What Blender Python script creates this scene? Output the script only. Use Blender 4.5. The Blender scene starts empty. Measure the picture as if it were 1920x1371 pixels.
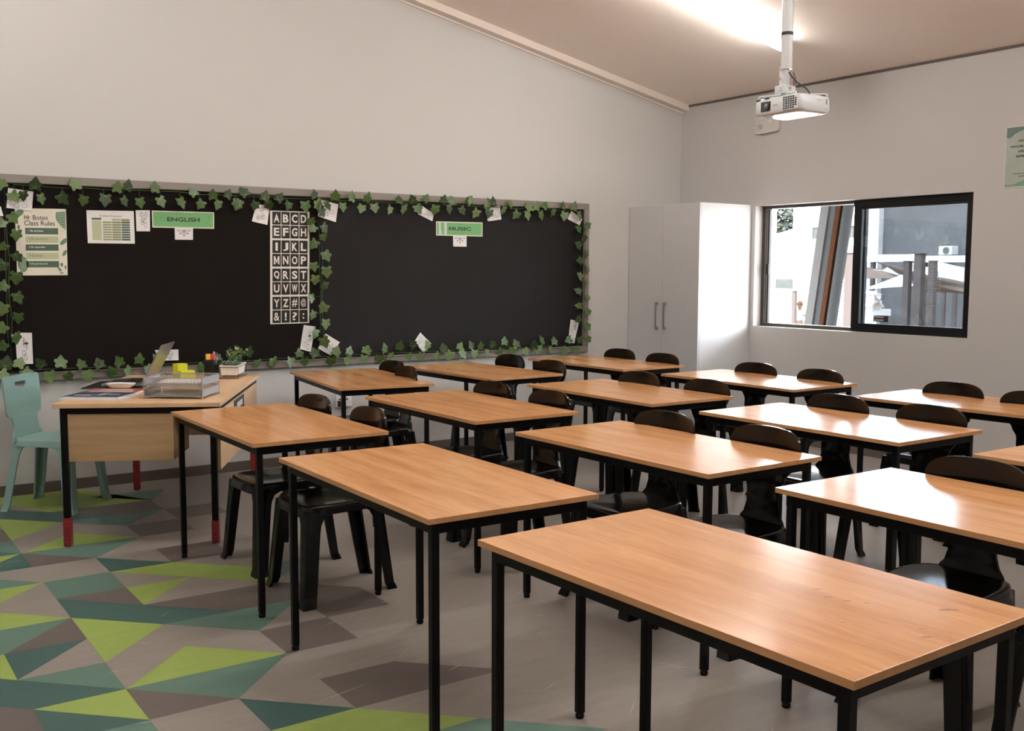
import bpy, bmesh, math, random
from mathutils import Vector, Matrix, noise
PI=math.pi
scene=bpy.context.scene
COL=scene.collection
random.seed(11)

# ------------------------------------------------------------ materials
def new_mat(name):
    m=bpy.data.materials.new(name); m.use_nodes=True
    nt=m.node_tree; b=nt.nodes['Principled BSDF']
    return m,nt,b
def mat(name,col,rough=.5,metal=0.,spec=.5,bump=0.,bscale=200.,var=0.,vscale=6.,coat=0.):
    m,nt,b=new_mat(name); N=nt.nodes; L=nt.links
    b.inputs['Base Color'].default_value=(*col,1); b.inputs['Roughness'].default_value=rough
    b.inputs['Metallic'].default_value=metal; b.inputs['Specular IOR Level'].default_value=spec
    b.inputs['Coat Weight'].default_value=coat
    tc=N.new('ShaderNodeTexCoord')
    if var>0:
        n=N.new('ShaderNodeTexNoise'); n.inputs['Scale'].default_value=vscale; n.inputs['Detail'].default_value=4
        L.new(tc.outputs['Object'],n.inputs['Vector'])
        r=N.new('ShaderNodeMapRange'); r.inputs[3].default_value=1-var; r.inputs[4].default_value=1+var
        L.new(n.outputs['Fac'],r.inputs[0])
        mx=N.new('ShaderNodeMix'); mx.data_type='RGBA'; mx.blend_type='MULTIPLY'; mx.inputs[0].default_value=1
        mx.inputs[6].default_value=(*col,1); L.new(r.outputs[0],mx.inputs[7]); L.new(mx.outputs[2],b.inputs['Base Color'])
    if bump>0:
        n=N.new('ShaderNodeTexNoise'); n.inputs['Scale'].default_value=bscale; n.inputs['Detail'].default_value=3
        L.new(tc.outputs['Object'],n.inputs['Vector'])
        bp=N.new('ShaderNodeBump'); bp.inputs['Strength'].default_value=bump; bp.inputs['Distance'].default_value=.002
        L.new(n.outputs['Fac'],bp.inputs['Height']); L.new(bp.outputs[0],b.inputs['Normal'])
    return m
def wood(name,c1,c2,rough,axis='Y',grain=1.,bumpy=.03,rand=True,spec=.5):
    m,nt,b=new_mat(name); N=nt.nodes; L=nt.links
    tc=N.new('ShaderNodeTexCoord'); mp=N.new('ShaderNodeMapping')
    s={'Y':(14,1.1,14),'X':(1.1,14,14),'Z':(14,14,1.1)}[axis]
    mp.inputs['Scale'].default_value=[v*grain for v in s]
    L.new(tc.outputs['Object'],mp.inputs['Vector'])
    if rand:
        oi=N.new('ShaderNodeObjectInfo'); mu=N.new('ShaderNodeMath'); mu.operation='MULTIPLY'; mu.inputs[1].default_value=37
        L.new(oi.outputs['Random'],mu.inputs[0]); cb=N.new('ShaderNodeCombineXYZ')
        L.new(mu.outputs[0],cb.inputs[0]); L.new(mu.outputs[0],cb.inputs[1]); L.new(cb.outputs[0],mp.inputs['Location'])
    n1=N.new('ShaderNodeTexNoise'); n1.inputs['Scale'].default_value=1.2; n1.inputs['Detail'].default_value=6; n1.inputs['Roughness'].default_value=.62; n1.inputs['Distortion'].default_value=.6
    L.new(mp.outputs[0],n1.inputs['Vector'])
    n2=N.new('ShaderNodeTexNoise'); n2.inputs['Scale'].default_value=9; n2.inputs['Detail'].default_value=5; n2.inputs['Roughness'].default_value=.7
    L.new(mp.outputs[0],n2.inputs['Vector'])
    ad=N.new('ShaderNodeMath'); ad.operation='MULTIPLY_ADD'; ad.inputs[1].default_value=.45; L.new(n2.outputs['Fac'],ad.inputs[0]); L.new(n1.outputs['Fac'],ad.inputs[2])
    cr=N.new('ShaderNodeValToRGB'); cr.color_ramp.elements[0].position=.5; cr.color_ramp.elements[0].color=(*c2,1)
    cr.color_ramp.elements[1].position=.92; cr.color_ramp.elements[1].color=(*c1,1)
    L.new(ad.outputs[0],cr.inputs[0]); L.new(cr.outputs[0],b.inputs['Base Color'])
    b.inputs['Roughness'].default_value=rough; b.inputs['Specular IOR Level'].default_value=spec
    nb=N.new('ShaderNodeTexNoise'); nb.inputs['Scale'].default_value=350; L.new(tc.outputs['Object'],nb.inputs['Vector'])
    bp=N.new('ShaderNodeBump'); bp.inputs['Strength'].default_value=bumpy; bp.inputs['Distance'].default_value=.001
    L.new(nb.outputs['Fac'],bp.inputs['Height']); L.new(bp.outputs[0],b.inputs['Normal'])
    return m
def emis(name,col,st):
    m,nt,b=new_mat(name); b.inputs['Base Color'].default_value=(.8,.8,.8,1)
    b.inputs['Emission Color'].default_value=(*col,1); b.inputs['Emission Strength'].default_value=st
    return m
def vinyl(name,col):
    m,nt,b=new_mat(name); N=nt.nodes; L=nt.links
    tc=N.new('ShaderNodeTexCoord'); mp=N.new('ShaderNodeMapping'); mp.inputs['Scale'].default_value=(1,5,1); mp.inputs['Rotation'].default_value=(0,0,.5)
    L.new(tc.outputs['Object'],mp.inputs[0])
    n=N.new('ShaderNodeTexNoise'); n.inputs['Scale'].default_value=5; n.inputs['Detail'].default_value=8; n.inputs['Roughness'].default_value=.6
    L.new(mp.outputs[0],n.inputs['Vector'])
    n2=N.new('ShaderNodeTexNoise'); n2.inputs['Scale'].default_value=260; L.new(tc.outputs['Object'],n2.inputs['Vector'])
    a=N.new('ShaderNodeMath'); a.operation='MULTIPLY_ADD'; a.inputs[1].default_value=.35; L.new(n2.outputs['Fac'],a.inputs[0]); L.new(n.outputs['Fac'],a.inputs[2])
    r=N.new('ShaderNodeMapRange'); r.inputs[1].default_value=.4; r.inputs[2].default_value=1.; r.inputs[3].default_value=.84; r.inputs[4].default_value=1.14
    L.new(a.outputs[0],r.inputs[0])
    # fine seams of the 0.29 m tiles
    sx=N.new('ShaderNodeSeparateXYZ'); L.new(tc.outputs['Object'],sx.inputs[0])
    def seam(out,off,per):
        s=N.new('ShaderNodeMath'); s.operation='SUBTRACT'; s.inputs[1].default_value=off; L.new(out,s.inputs[0])
        d=N.new('ShaderNodeMath'); d.operation='DIVIDE'; d.inputs[1].default_value=per; L.new(s.outputs[0],d.inputs[0])
        p=N.new('ShaderNodeMath'); p.operation='PINGPONG'; p.inputs[1].default_value=.5; L.new(d.outputs[0],p.inputs[0])
        g=N.new('ShaderNodeMath'); g.operation='LESS_THAN'; g.inputs[1].default_value=.0035; L.new(p.outputs[0],g.inputs[0]); return g
    g1=seam(sx.outputs[0],.545,.2905); g2=seam(sx.outputs[1],3.226,.2895)
    mxm=N.new('ShaderNodeMath'); mxm.operation='MAXIMUM'; L.new(g1.outputs[0],mxm.inputs[0]); L.new(g2.outputs[0],mxm.inputs[1])
    sm=N.new('ShaderNodeMath'); sm.operation='MULTIPLY_ADD'; sm.inputs[1].default_value=-.16; sm.inputs[2].default_value=1; L.new(mxm.outputs[0],sm.inputs[0])
    mu=N.new('ShaderNodeMath'); mu.operation='MULTIPLY'; L.new(r.outputs[0],mu.inputs[0]); L.new(sm.outputs[0],mu.inputs[1])
    mx=N.new('ShaderNodeMix'); mx.data_type='RGBA'; mx.blend_type='MULTIPLY'; mx.inputs[0].default_value=1
    mx.inputs[6].default_value=(*col,1); L.new(mu.outputs[0],mx.inputs[7]); L.new(mx.outputs[2],b.inputs['Base Color'])
    rr=N.new('ShaderNodeMapRange'); rr.inputs[3].default_value=.36; rr.inputs[4].default_value=.58; L.new(n.outputs['Fac'],rr.inputs[0]); L.new(rr.outputs[0],b.inputs['Roughness'])
    b.inputs['Specular IOR Level'].default_value=.4
    return m
def glass(name,tint):
    m=bpy.data.materials.new(name); m.use_nodes=True; nt=m.node_tree; N=nt.nodes; L=nt.links
    for n in list(N):
        if n.type!='OUTPUT_MATERIAL': N.remove(n)
    out=[n for n in N if n.type=='OUTPUT_MATERIAL'][0]
    t=N.new('ShaderNodeBsdfTransparent'); t.inputs[0].default_value=(*tint,1)
    g=N.new('ShaderNodeBsdfGlossy'); g.inputs['Roughness'].default_value=.01; g.inputs[0].default_value=(1,1,1,1)
    f=N.new('ShaderNodeFresnel'); f.inputs[0].default_value=1.45
    # smudges scatter a little daylight
    d=N.new('ShaderNodeBsdfTranslucent'); d.inputs[0].default_value=(.9,.95,1,1)
    no=N.new('ShaderNodeTexNoise'); no.inputs['Scale'].default_value=9; no.inputs['Detail'].default_value=9; tc=N.new('ShaderNodeTexCoord'); L.new(tc.outputs['Object'],no.inputs['Vector'])
    rg=N.new('ShaderNodeMapRange'); rg.inputs[1].default_value=.5; rg.inputs[2].default_value=.85; rg.inputs[3].default_value=0.0; rg.inputs[4].default_value=.012; L.new(no.outputs['Fac'],rg.inputs[0])
    m0=N.new('ShaderNodeMixShader'); L.new(rg.outputs[0],m0.inputs[0]); L.new(t.outputs[0],m0.inputs[1]); L.new(d.outputs[0],m0.inputs[2])
    m1=N.new('ShaderNodeMixShader'); L.new(f.outputs[0],m1.inputs[0]); L.new(m0.outputs[0],m1.inputs[1]); L.new(g.outputs[0],m1.inputs[2])
    L.new(m1.outputs[0],out.inputs['Surface'])
    return m

M={}
M['wall']=mat('wall_paint',(.555,.54,.52),.65,bump=.12,bscale=60,spec=.3)
M['wallr']=mat('wall_paint_window',(.54,.52,.505),.6,bump=.10,bscale=60,spec=.3)
M['reveal']=mat('reveal_paint',(.82,.80,.77),.55,spec=.3)
M['ceil']=mat('ceiling_paint',(.95,.86,.785),.7,spec=.2)
M['cornice']=mat('cornice_paint',(.80,.72,.64),.6,spec=.3)
M['gap']=mat('shadow_gap_grey',(.12,.10,.09),.8)
M['skirt']=mat('skirting_taupe',(.115,.095,.082),.55,var=.1)
M['vL']=vinyl('vinyl_light_grey',(.27,.24,.215))
M['vD']=vinyl('vinyl_brown_grey',(.125,.105,.095))
M['vG']=vinyl('vinyl_lime',(.285,.385,.09))
M['vT']=vinyl('vinyl_dark_teal',(.045,.105,.095))
M['vM']=vinyl('vinyl_mid_teal',(.105,.19,.155))
M['scuff']=mat('scuff_white',(.62,.59,.55),.6)
M['table']=wood('beech_laminate',(.76,.40,.18),(.53,.235,.092),.175,'Y',bumpy=.012)
M['edge']=wood('beech_edge',(.62,.33,.14),(.50,.25,.10),.4,'Y')
M['oak']=wood('oak_laminate_top',(.78,.52,.31),(.66,.42,.24),.32,'Y',.8)
M['oakf']=wood('oak_laminate_front',(.56,.37,.20),(.42,.26,.13),.4,'X',.8)
M['black']=mat('black_steel',(.003,.003,.0032),.45,spec=.16,bump=.04,bscale=300)
M['chair']=mat('black_plastic',(.0045,.0045,.0045),.17,var=.15,vscale=20,bump=.03,bscale=60,spec=.26)
M['teal']=mat('teal_plastic',(.25,.41,.385),.45,bump=.05,bscale=150,var=.05)
M['felt']=mat('black_felt',(.0112,.0088,.008),.92,bump=.3,bscale=400,var=.25,vscale=3,spec=.1)
M['felt2']=mat('black_felt_greyer',(.0125,.0112,.0115),.8,bump=.3,bscale=400,var=.3,vscale=2,spec=.25)
M['bframe']=mat('board_frame_taupe',(.235,.205,.18),.5,metal=.0,bump=.03)
M['paper']=mat('white_paper',(.78,.76,.75),.5,bump=.02,bscale=80)
M['cream']=mat('cream_paper',(.74,.69,.58),.4)
M['ink']=mat('dark_ink',(.03,.035,.03),.5)
M['inkg']=mat('grey_ink',(.22,.21,.21),.5)
M['green']=mat('sign_green',(.17,.42,.17),.3)
M['greenink']=mat('sign_green_dark',(.10,.28,.10),.3)
M['sage']=mat('sage_print',(.13,.23,.15),.4,var=.25,vscale=60)
M['dgreen']=mat('deep_green_print',(.065,.12,.08),.4)
M['lgreen']=mat('pale_green_print',(.46,.50,.31),.4)
M['mgreen']=mat('mid_green_print',(.24,.28,.15),.4)
M['tile']=mat('chart_black',(.022,.022,.022),.25)
M['ivory']=mat('ivory_letters',(.72,.69,.62),.4)
M['tape']=mat('clear_tape',(.62,.66,.64),.1)
M['leaf']=mat('ivy_leaf_green',(.052,.105,.022),.38,var=.45,vscale=14,bump=.3,bscale=60)
M['leaf2']=mat('ivy_leaf_pale',(.11,.175,.058),.45,var=.4,vscale=14,bump=.3,bscale=60)
M['leaf3']=mat('ivy_leaf_dark',(.022,.050,.010),.5,var=.4,vscale=14,bump=.3,bscale=60)
M['vein']=mat('ivy_vein_yellow',(.17,.22,.07),.5)
M['vine']=mat('vine_stem',(.05,.075,.025),.6)
M['cab']=mat('cabinet_white',(.57,.575,.585),.38,bump=.03,bscale=120)
M['steel']=mat('brushed_steel',(.42,.40,.38),.35,metal=.9)
M['winblk']=mat('window_black_aluminium',(.006,.0065,.007),.4,spec=.3)
M['winbrn']=mat('window_bronze_aluminium',(.05,.04,.034),.4)
M['glass']=glass('window_glass',(.72,.745,.765))
M['proj']=mat('projector_white',(.62,.64,.66),.3,bump=.02)
M['projg']=mat('projector_grey',(.25,.26,.27),.4)
M['gloss']=mat('projector_underside_gloss',(.72,.71,.68),.13,spec=.8,coat=.6)
M['pole']=mat('pole_white',(.60,.61,.62),.3)
M['lens']=mat('lens_black',(.01,.01,.014),.08,coat=1)
M['lensg']=mat('lens_glass',(.10,.11,.14),.04,spec=1)
M['lamp']=emis('batten_diffuser',(1,.955,.91),33)
M['lamp_unseen']=emis('batten_diffuser_unseen',(1,.955,.91),60)  # stronger diffuser for the unseen battens added to brighten the room
M['lampbody']=mat('batten_body',(.62,.60,.57),.4)
M['plate']=mat('white_plastic',(.60,.57,.54),.35)
M['plate2']=mat('beige_plastic',(.46,.41,.37),.4)
M['red']=mat('red_tape',(.26,.015,.018),.4,bump=.3,bscale=90)
M['mesh']=mat('silver_wire',(.36,.35,.34),.35,metal=.6)
M['meshpanel']=mat('silver_panel',(.40,.43,.46),.4,metal=.3)
M['laptop']=mat('laptop_silver',(.30,.30,.31),.3,metal=.7)
M['blk2']=mat('black_matte',(.012,.012,.012),.5)
M['yellow']=mat('note_yellow',(.72,.76,.03),.6)
M['orange']=mat('marker_yellow',(.85,.55,.05),.5)
M['pink']=mat('marker_pink',(.75,.03,.07),.5)
M['pot']=mat('planter_white',(.80,.77,.73),.35)
M['wire']=mat('planter_wire',(.05,.025,.015),.4)
M['soil']=mat('soil',(.05,.035,.025),.9)
M['herb']=mat('plant_green',(.09,.17,.05),.55,var=.3,vscale=60)
M['herb2']=mat('plant_tips',(.42,.46,.18),.6)
M['herb3']=mat('succulent_grey_green',(.16,.23,.17),.55)
M['magr']=mat('magazine_red',(.48,.12,.10),.3,var=.5,vscale=14)
M['magb']=mat('magazine_blue',(.06,.09,.15),.3,var=.6,vscale=18)
M['magp']=mat('magazine_print',(.55,.45,.42),.3)
M['grass']=mat('paver_ground',(.27,.255,.235),.8)
M['ow']=mat('render_white',(.86,.86,.85),.7)
M['og']=mat('outdoor_grey_wall',(.030,.0305,.031),.7,var=.15,vscale=.6,spec=0.)
M['oglass']=mat('far_window_grey',(.018,.020,.019),.3,var=.25,vscale=2,spec=0.)
M['conc']=mat('concrete_pale',(.052,.052,.051),.7,var=.08,vscale=8,spec=0.)
M['conc2']=mat('steel_grey_blue',(.028,.030,.031),.6,spec=0.)
M['rust']=mat('rust_brown',(.026,.012,.007),.6,var=.2,vscale=20,spec=0.)
M['opost']=mat('post_taupe',(.024,.020,.019),.6,spec=0.)
M['sailw']=mat('sail_white',(.82,.80,.76),.8)
M['sailt']=mat('sail_tan',(.62,.50,.42),.8)
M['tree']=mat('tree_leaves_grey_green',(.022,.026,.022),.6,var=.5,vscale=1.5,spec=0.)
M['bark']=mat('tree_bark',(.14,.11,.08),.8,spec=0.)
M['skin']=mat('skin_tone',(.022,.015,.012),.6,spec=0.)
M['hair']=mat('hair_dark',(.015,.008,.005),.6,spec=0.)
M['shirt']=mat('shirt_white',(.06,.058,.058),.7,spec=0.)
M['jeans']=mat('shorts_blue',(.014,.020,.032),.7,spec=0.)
M['stick']=mat('sticker_white',(.85,.85,.85),.5)
def trans(name,col,f=.5):
    m,nt,b=new_mat(name); N=nt.nodes; L=nt.links; b.inputs['Base Color'].default_value=(*col,1); b.inputs['Roughness'].default_value=.7; b.inputs['Specular IOR Level'].default_value=0
    t=N.new('ShaderNodeBsdfTranslucent'); t.inputs[0].default_value=(*col,1); mx=N.new('ShaderNodeMixShader'); mx.inputs[0].default_value=f
    out=[n for n in N if n.type=='OUTPUT_MATERIAL'][0]; L.new(b.outputs[0],mx.inputs[1]); L.new(t.outputs[0],mx.inputs[2]); L.new(mx.outputs[0],out.inputs['Surface']); return m
M['stick']=trans('sticker_white',(.85,.85,.85),.6)
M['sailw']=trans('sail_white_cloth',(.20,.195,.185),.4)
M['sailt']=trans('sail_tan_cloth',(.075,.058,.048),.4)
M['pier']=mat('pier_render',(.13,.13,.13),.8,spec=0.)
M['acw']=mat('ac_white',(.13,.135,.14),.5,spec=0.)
M['stickb']=mat('sticker_black',(.04,.04,.045),.5)

# ------------------------------------------------------------ mesh building
class MB:
    def __init__(s): s.v=[]; s.f=[]; s.mi=[]
    def add(s,vs,fs,mi=0,T=None):
        b=len(s.v)
        for p in vs:
            p=Vector(p); s.v.append(T@p if T is not None else p)
        for f in fs: s.f.append([b+i for i in f]); s.mi.append(mi)
        return s
    def box(s,a,b,mi=0,T=None):
        x0,y0,z0=a; x1,y1,z1=b
        vs=[(x0,y0,z0),(x1,y0,z0),(x1,y1,z0),(x0,y1,z0),(x0,y0,z1),(x1,y0,z1),(x1,y1,z1),(x0,y1,z1)]
        return s.add(vs,[(3,2,1,0),(4,5,6,7),(0,1,5,4),(1,2,6,5),(2,3,7,6),(3,0,4,7)],mi,T)
    def hexa(s,vs,mi=0,T=None):
        return s.add(vs,[(3,2,1,0),(4,5,6,7),(0,1,5,4),(1,2,6,5),(2,3,7,6),(3,0,4,7)],mi,T)
    def prism(s,pts,d,mi=0,T=None):
        """extrude a closed 3D polygon by vector d"""
        n=len(pts); d=Vector(d); vs=[Vector(p) for p in pts]+[Vector(p)+d for p in pts]
        fs=[list(range(n))[::-1],list(range(n,2*n))]+[(i,(i+1)%n,n+(i+1)%n,n+i) for i in range(n)]
        return s.add(vs,fs,mi,T)
    def tube(s,pts,r,n=10,mi=0,caps=True,T=None):
        pts=[Vector(p) for p in pts]; R=r if isinstance(r,(list,tuple)) else [r]*len(pts)
        rings=[]; up=None
        for i,p in enumerate(pts):
            t=((pts[i+1] if i<len(pts)-1 else p)-(pts[i-1] if i else p)).normalized()
            if up is None:
                up=Vector((0,0,1)) if abs(t.z)<.9 else Vector((1,0,0))
            a=t.cross(up).normalized(); b=t.cross(a).normalized(); up=-b if up.dot(-b)>0 else b
            up=(up-t*up.dot(t)).normalized(); a=t.cross(up).normalized()
            rings.append([p+a*(R[i]*math.cos(2*PI*k/n))+up*(R[i]*math.sin(2*PI*k/n)) for k in range(n)])
        vs=[v for r_ in rings for v in r_]; fs=[]
        for i in range(len(pts)-1):
            for k in range(n): fs.append((i*n+k,i*n+(k+1)%n,(i+1)*n+(k+1)%n,(i+1)*n+k))
        if caps: fs.append(list(range(n))[::-1]); fs.append([(len(pts)-1)*n+k for k in range(n)])
        return s.add(vs,fs,mi,T)
    def loft(s,rings,mi=0,T=None,caps=True,closed=True):
        n=len(rings[0]); vs=[v for r_ in rings for v in r_]; fs=[]
        for i in range(len(rings)-1):
            for k in range(n if closed else n-1): fs.append((i*n+k,i*n+(k+1)%n,(i+1)*n+(k+1)%n,(i+1)*n+k))
        if caps: fs.append(list(range(n))[::-1]); fs.append([(len(rings)-1)*n+k for k in range(n)])
        return s.add(vs,fs,mi,T)
    def ball(s,c,r,mi=0,n=8,sc=(1,1,1)):
        rings=[]
        for i in range(1,n):
            th=PI*i/n
            rings.append([(c[0]+sc[0]*r*math.sin(th)*math.cos(2*PI*k/(2*n)),c[1]+sc[1]*r*math.sin(th)*math.sin(2*PI*k/(2*n)),c[2]+sc[2]*r*math.cos(th)) for k in range(2*n)])
        return s.loft(rings,mi)
    def build(s,name,mats,parent=None,smooth=False,origin=None,bevel=0,solid=0,subs=0,angle=40,fix=True):
        me=bpy.data.meshes.new(name)
        o_=Vector(origin) if origin is not None else Vector((0,0,0))
        me.from_pydata([v-o_ for v in s.v],[],s.f)
        if not isinstance(mats,(list,tuple)): mats=[mats]
        for m in mats: me.materials.append(m)
        for p,mi in zip(me.polygons,s.mi): p.material_index=mi
        if fix:
            bm=bmesh.new(); bm.from_mesh(me); bmesh.ops.recalc_face_normals(bm,faces=bm.faces); bm.to_mesh(me); bm.free()
        if smooth:
            me.shade_smooth(); me.set_sharp_from_angle(angle=math.radians(angle))
        me.update()
        ob=bpy.data.objects.new(name,me); COL.objects.link(ob)
        if parent is not None: ob.parent=parent
        if origin is not None: ob.location=o_
        if solid:
            md=ob.modifiers.new('solid','SOLIDIFY'); md.thickness=solid; md.offset=0
        if bevel:
            md=ob.modifiers.new('bevel','BEVEL'); md.width=bevel; md.segments=2; md.limit_method='ANGLE'; md.angle_limit=math.radians(40)
        if subs:
            md=ob.modifiers.new('subs','SUBSURF'); md.levels=subs; md.render_levels=subs
        return ob
def tag(o,label=None,cat=None,group=None,kind=None):
    if label: o['label']=label
    if cat: o['category']=cat
    if group: o['group']=group
    if kind: o['kind']=kind
    return o
def thing(name,label,cat,loc=(0,0,0),rz=0.,group=None):
    e=bpy.data.objects.new(name,None); COL.objects.link(e); e.empty_display_size=.1
    e.location=loc; e.rotation_euler=(0,0,rz); return tag(e,label,cat,group)
def struct(mb,name,mats,**k): return tag(mb.build(name,mats,**k),kind='structure')
def copy_tree(o,parent=None):
    c=o.copy(); COL.objects.link(c); c.parent=parent
    for ch in list(o.children): copy_tree(ch,c)
    return c
TXT={}
def glyph_M(w):
    """block capital M in a unit box, stem width w"""
    a=w*.95
    return [(0,0),(0,1),(a*1.05,1),(.5,.42),(1-a*1.05,1),(1,1),(1,0),(1-w,0),(1-w,.66),(.5+w*.18,.14),(.5-w*.18,.14),(w,.66),(w,0)]
def text_mesh(s,bold=.0,sx=1.):
    """flat triangulated lettering, baseline left at origin, height of capitals about 0.7"""
    key=(s,bold)
    if key not in TXT:
        cu=bpy.data.curves.new('lettering','FONT'); cu.body=s; cu.size=1; cu.offset=bold; cu.resolution_u=3
        ob=bpy.data.objects.new('lettering',cu); COL.objects.link(ob); bpy.context.view_layer.update()
        me=bpy.data.meshes.new_from_object(ob.evaluated_get(bpy.context.evaluated_depsgraph_get()))
        TXT[key]=([v.co.copy() for v in me.vertices],[list(p.vertices) for p in me.polygons])
        bpy.data.objects.remove(ob); bpy.data.meshes.remove(me); bpy.data.curves.remove(cu)
    vs,fs=TXT[key]
    return vs,fs
def put_M(mb,P,x0,y0,w,h,stem=.24,mi=0):
    g_=[P(x0+a*w,y0+b*h) for a,b in glyph_M(stem)]
    mb.add(g_,[(0,1,2,11,12),(2,3,9,10,11),(3,4,8,9),(4,5,6,7,8)],mi)
def put_text(mb,s,P,x0,y0,w,h,bold=.02,mi=0):
    """fit the lettering into the box x0..x0+w, y0..y0+h and map through P(s,t)"""
    if len(s)>1 and s[0]=='M':
        mw=1.22/(len(s)+.22+(-1.2 if s=='Mr Botes' else 0)); put_M(mb,P,x0,y0,w*mw*.9,h,.24 if bold>.02 else .13,mi)
        x0+=w*mw; w*=1-mw; s=s[1:].strip()
    elif s=='M': put_M(mb,P,x0,y0,w,h,.25,mi); return
    vs,fs=text_mesh(s,bold)
    if not vs: return
    ax=min(v.x for v in vs); bx=max(v.x for v in vs); ay=min(v.y for v in vs); by=max(v.y for v in vs)
    mb.add([P(x0+(v.x-ax)/(bx-ax)*w,y0+(v.y-ay)/max(1e-6,(by-ay))*h) for v in vs],fs,mi)
def stroke(mb,pts,P,w,mi=0):
    """thin drawn line; pts in sheet units, w half-width"""
    for (x0,y0),(x1,y1) in zip(pts[:-1],pts[1:]):
        dx,dy=x1-x0,y1-y0; l=math.hypot(dx,dy) or 1; nx,ny=-dy/l*w,dx/l*w
        mb.add([P(x0+nx,y0+ny),P(x0-nx,y0-ny),P(x1-nx,y1-ny),P(x1+nx,y1+ny)],[(0,1,2,3)],mi)
SKY,SUN,EXPO=5.2,20.,.45
SMUDGE= [(1.7941, 1.4181, 0.0038, 0.001, -0.5941), (1.7696, 1.3686, 0.0037, 0.001, -0.5943), (1.7804, 1.3309, 0.0031, 0.0008, -0.5945), (1.8042, 1.2969, 0.0023, 0.0006, -0.5945), (1.9045, 1.1769, 0.0071, 0.0019, -0.5947), (1.7605, 1.1396, 0.0026, 0.0007, -0.5952), (1.7255, 1.1084, 0.0042, 0.0011, -0.5955), (1.6617, 1.2493, 0.002, 0.0005, -0.5951), (1.6233, 1.5255, 0.0013, 0.0004, -0.5941)]
SMUDGE=[(a,b,c*3.2,d*3.4,e) for a,b,c,d,e in SMUDGE]
GARLANDS={
'outer_top':(90,[(1.015,1.948),(1.211,1.952),(1.443,1.966),(1.700,1.959),(1.767,1.971),(1.940,1.969),(2.184,1.948),(2.319,1.936),(2.433,1.946),(2.542,1.967),(2.691,1.943),(2.803,1.939),(3.064,1.971),(3.220,1.971),(3.363,1.971),(3.479,1.968),(3.760,1.965),(3.868,1.973),(3.982,1.982),(4.141,1.981),(4.223,1.974),(4.383,1.984),(4.381,1.983),(4.549,1.966),(4.620,1.990),(4.779,1.972),(4.964,1.956),(5.043,1.964),(5.134,1.973),(5.333,1.981),(5.435,1.979)]),
'inner_top':(-90,[(1.092,1.863),(1.145,1.870),(1.243,1.857),(1.371,1.863),(1.491,1.857),(1.619,1.865),(1.740,1.861),(1.841,1.857),(1.977,1.868),(2.106,1.867),(2.235,1.861),(2.355,1.865),(2.485,1.873),(2.495,1.869),(2.618,1.868),(2.726,1.873),(2.856,1.876),(2.992,1.876),(3.094,1.890),(3.166,1.890),(3.129,1.841),(3.284,1.883),(3.437,1.879),(3.541,1.885),(3.674,1.877),(3.802,1.882),(3.920,1.891),(4.065,1.891),(4.193,1.904),(4.323,1.896),(4.451,1.879),(4.570,1.883),(4.711,1.909),(4.836,1.879),(4.949,1.879),(5.087,1.881),(5.215,1.910),(5.334,1.886),(5.491,1.892)]),
'left_inner':(-60,[(1.080,1.733),(1.094,1.630),(1.095,1.497),(1.084,1.365),(1.091,1.245),(1.087,1.119),(1.072,0.991)]),
'left_outer':(-120,[(1.006,1.699),(1.009,1.557),(1.000,1.440),(0.999,1.317),(0.999,1.175),(0.985,1.056),(0.984,0.949)]),
'mid_left':(-100,[(3.041,1.765),(3.048,1.722),(3.056,1.608),(3.051,1.446),(3.067,1.351),(3.024,1.219),(3.041,1.097),(3.054,0.961)]),
'mid_right':(-80,[(3.146,1.725),(3.134,1.660),(3.146,1.524),(3.151,1.408),(3.135,1.302),(3.119,1.143),(3.136,1.029),(3.131,0.895)]),
'right_inner':(170,[(5.480,1.788),(5.486,1.650),(5.495,1.514),(5.503,1.384),(5.491,1.256),(5.510,1.128),(5.489,1.008),(5.503,0.836),(5.383,0.834)]),
'right_outer':(0,[(5.582,1.816),(5.557,1.707),(5.604,1.586),(5.608,1.452),(5.602,1.327),(5.604,1.203),(5.603,1.077),(5.607,0.948),(5.612,0.826)]),
'bottom_inner':(90,[(1.008,0.853),(1.086,0.849),(1.196,0.839),(1.324,0.845),(1.442,0.823),(1.554,0.822),(1.667,0.830),(1.804,0.838),(1.916,0.835),(2.326,0.833),(2.552,0.857),(2.935,0.827),(3.050,0.828),(3.226,0.832),(3.327,0.828),(3.485,0.833),(3.616,0.837),(3.746,0.852),(3.862,0.860),(3.989,0.848),(4.148,0.817),(4.298,0.825),(4.408,0.826),(4.484,0.823),(4.597,0.835),(4.723,0.852),(4.840,0.826),(5.019,0.812),(5.105,0.844),(5.241,0.836)]),
'bottom_outer':(-90,[(0.985,0.768),(1.127,0.773),(1.252,0.744),(1.370,0.736),(1.479,0.738),(1.629,0.752),(1.735,0.754),(1.866,0.756),(2.217,0.747),(2.618,0.758),(2.736,0.762),(2.859,0.759),(2.976,0.754),(3.175,0.748),(3.310,0.749),(3.439,0.755),(3.582,0.748),(3.675,0.756),(3.832,0.756),(3.935,0.748),(4.077,0.750),(4.194,0.750),(4.320,0.757),(4.423,0.753),(4.548,0.753),(4.684,0.756),(4.816,0.761),(4.928,0.751),(5.067,0.762),(5.202,0.751),(5.341,0.742),(5.485,0.739)]),
}
def kid(mb,name,mats,t,**k):
    o=mb.build(name,mats,parent=t,origin=t.matrix_basis.translation if t.type=='EMPTY' or True else None,**k)
    o.location=(0,0,0); return o

# ------------------------------------------------------------ the room
XL,XR,YB,YF=-1.6,6.74,7.02,-2.0
def zc(x): return 2.937+.197*(6.74-x)
mb=MB()
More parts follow.
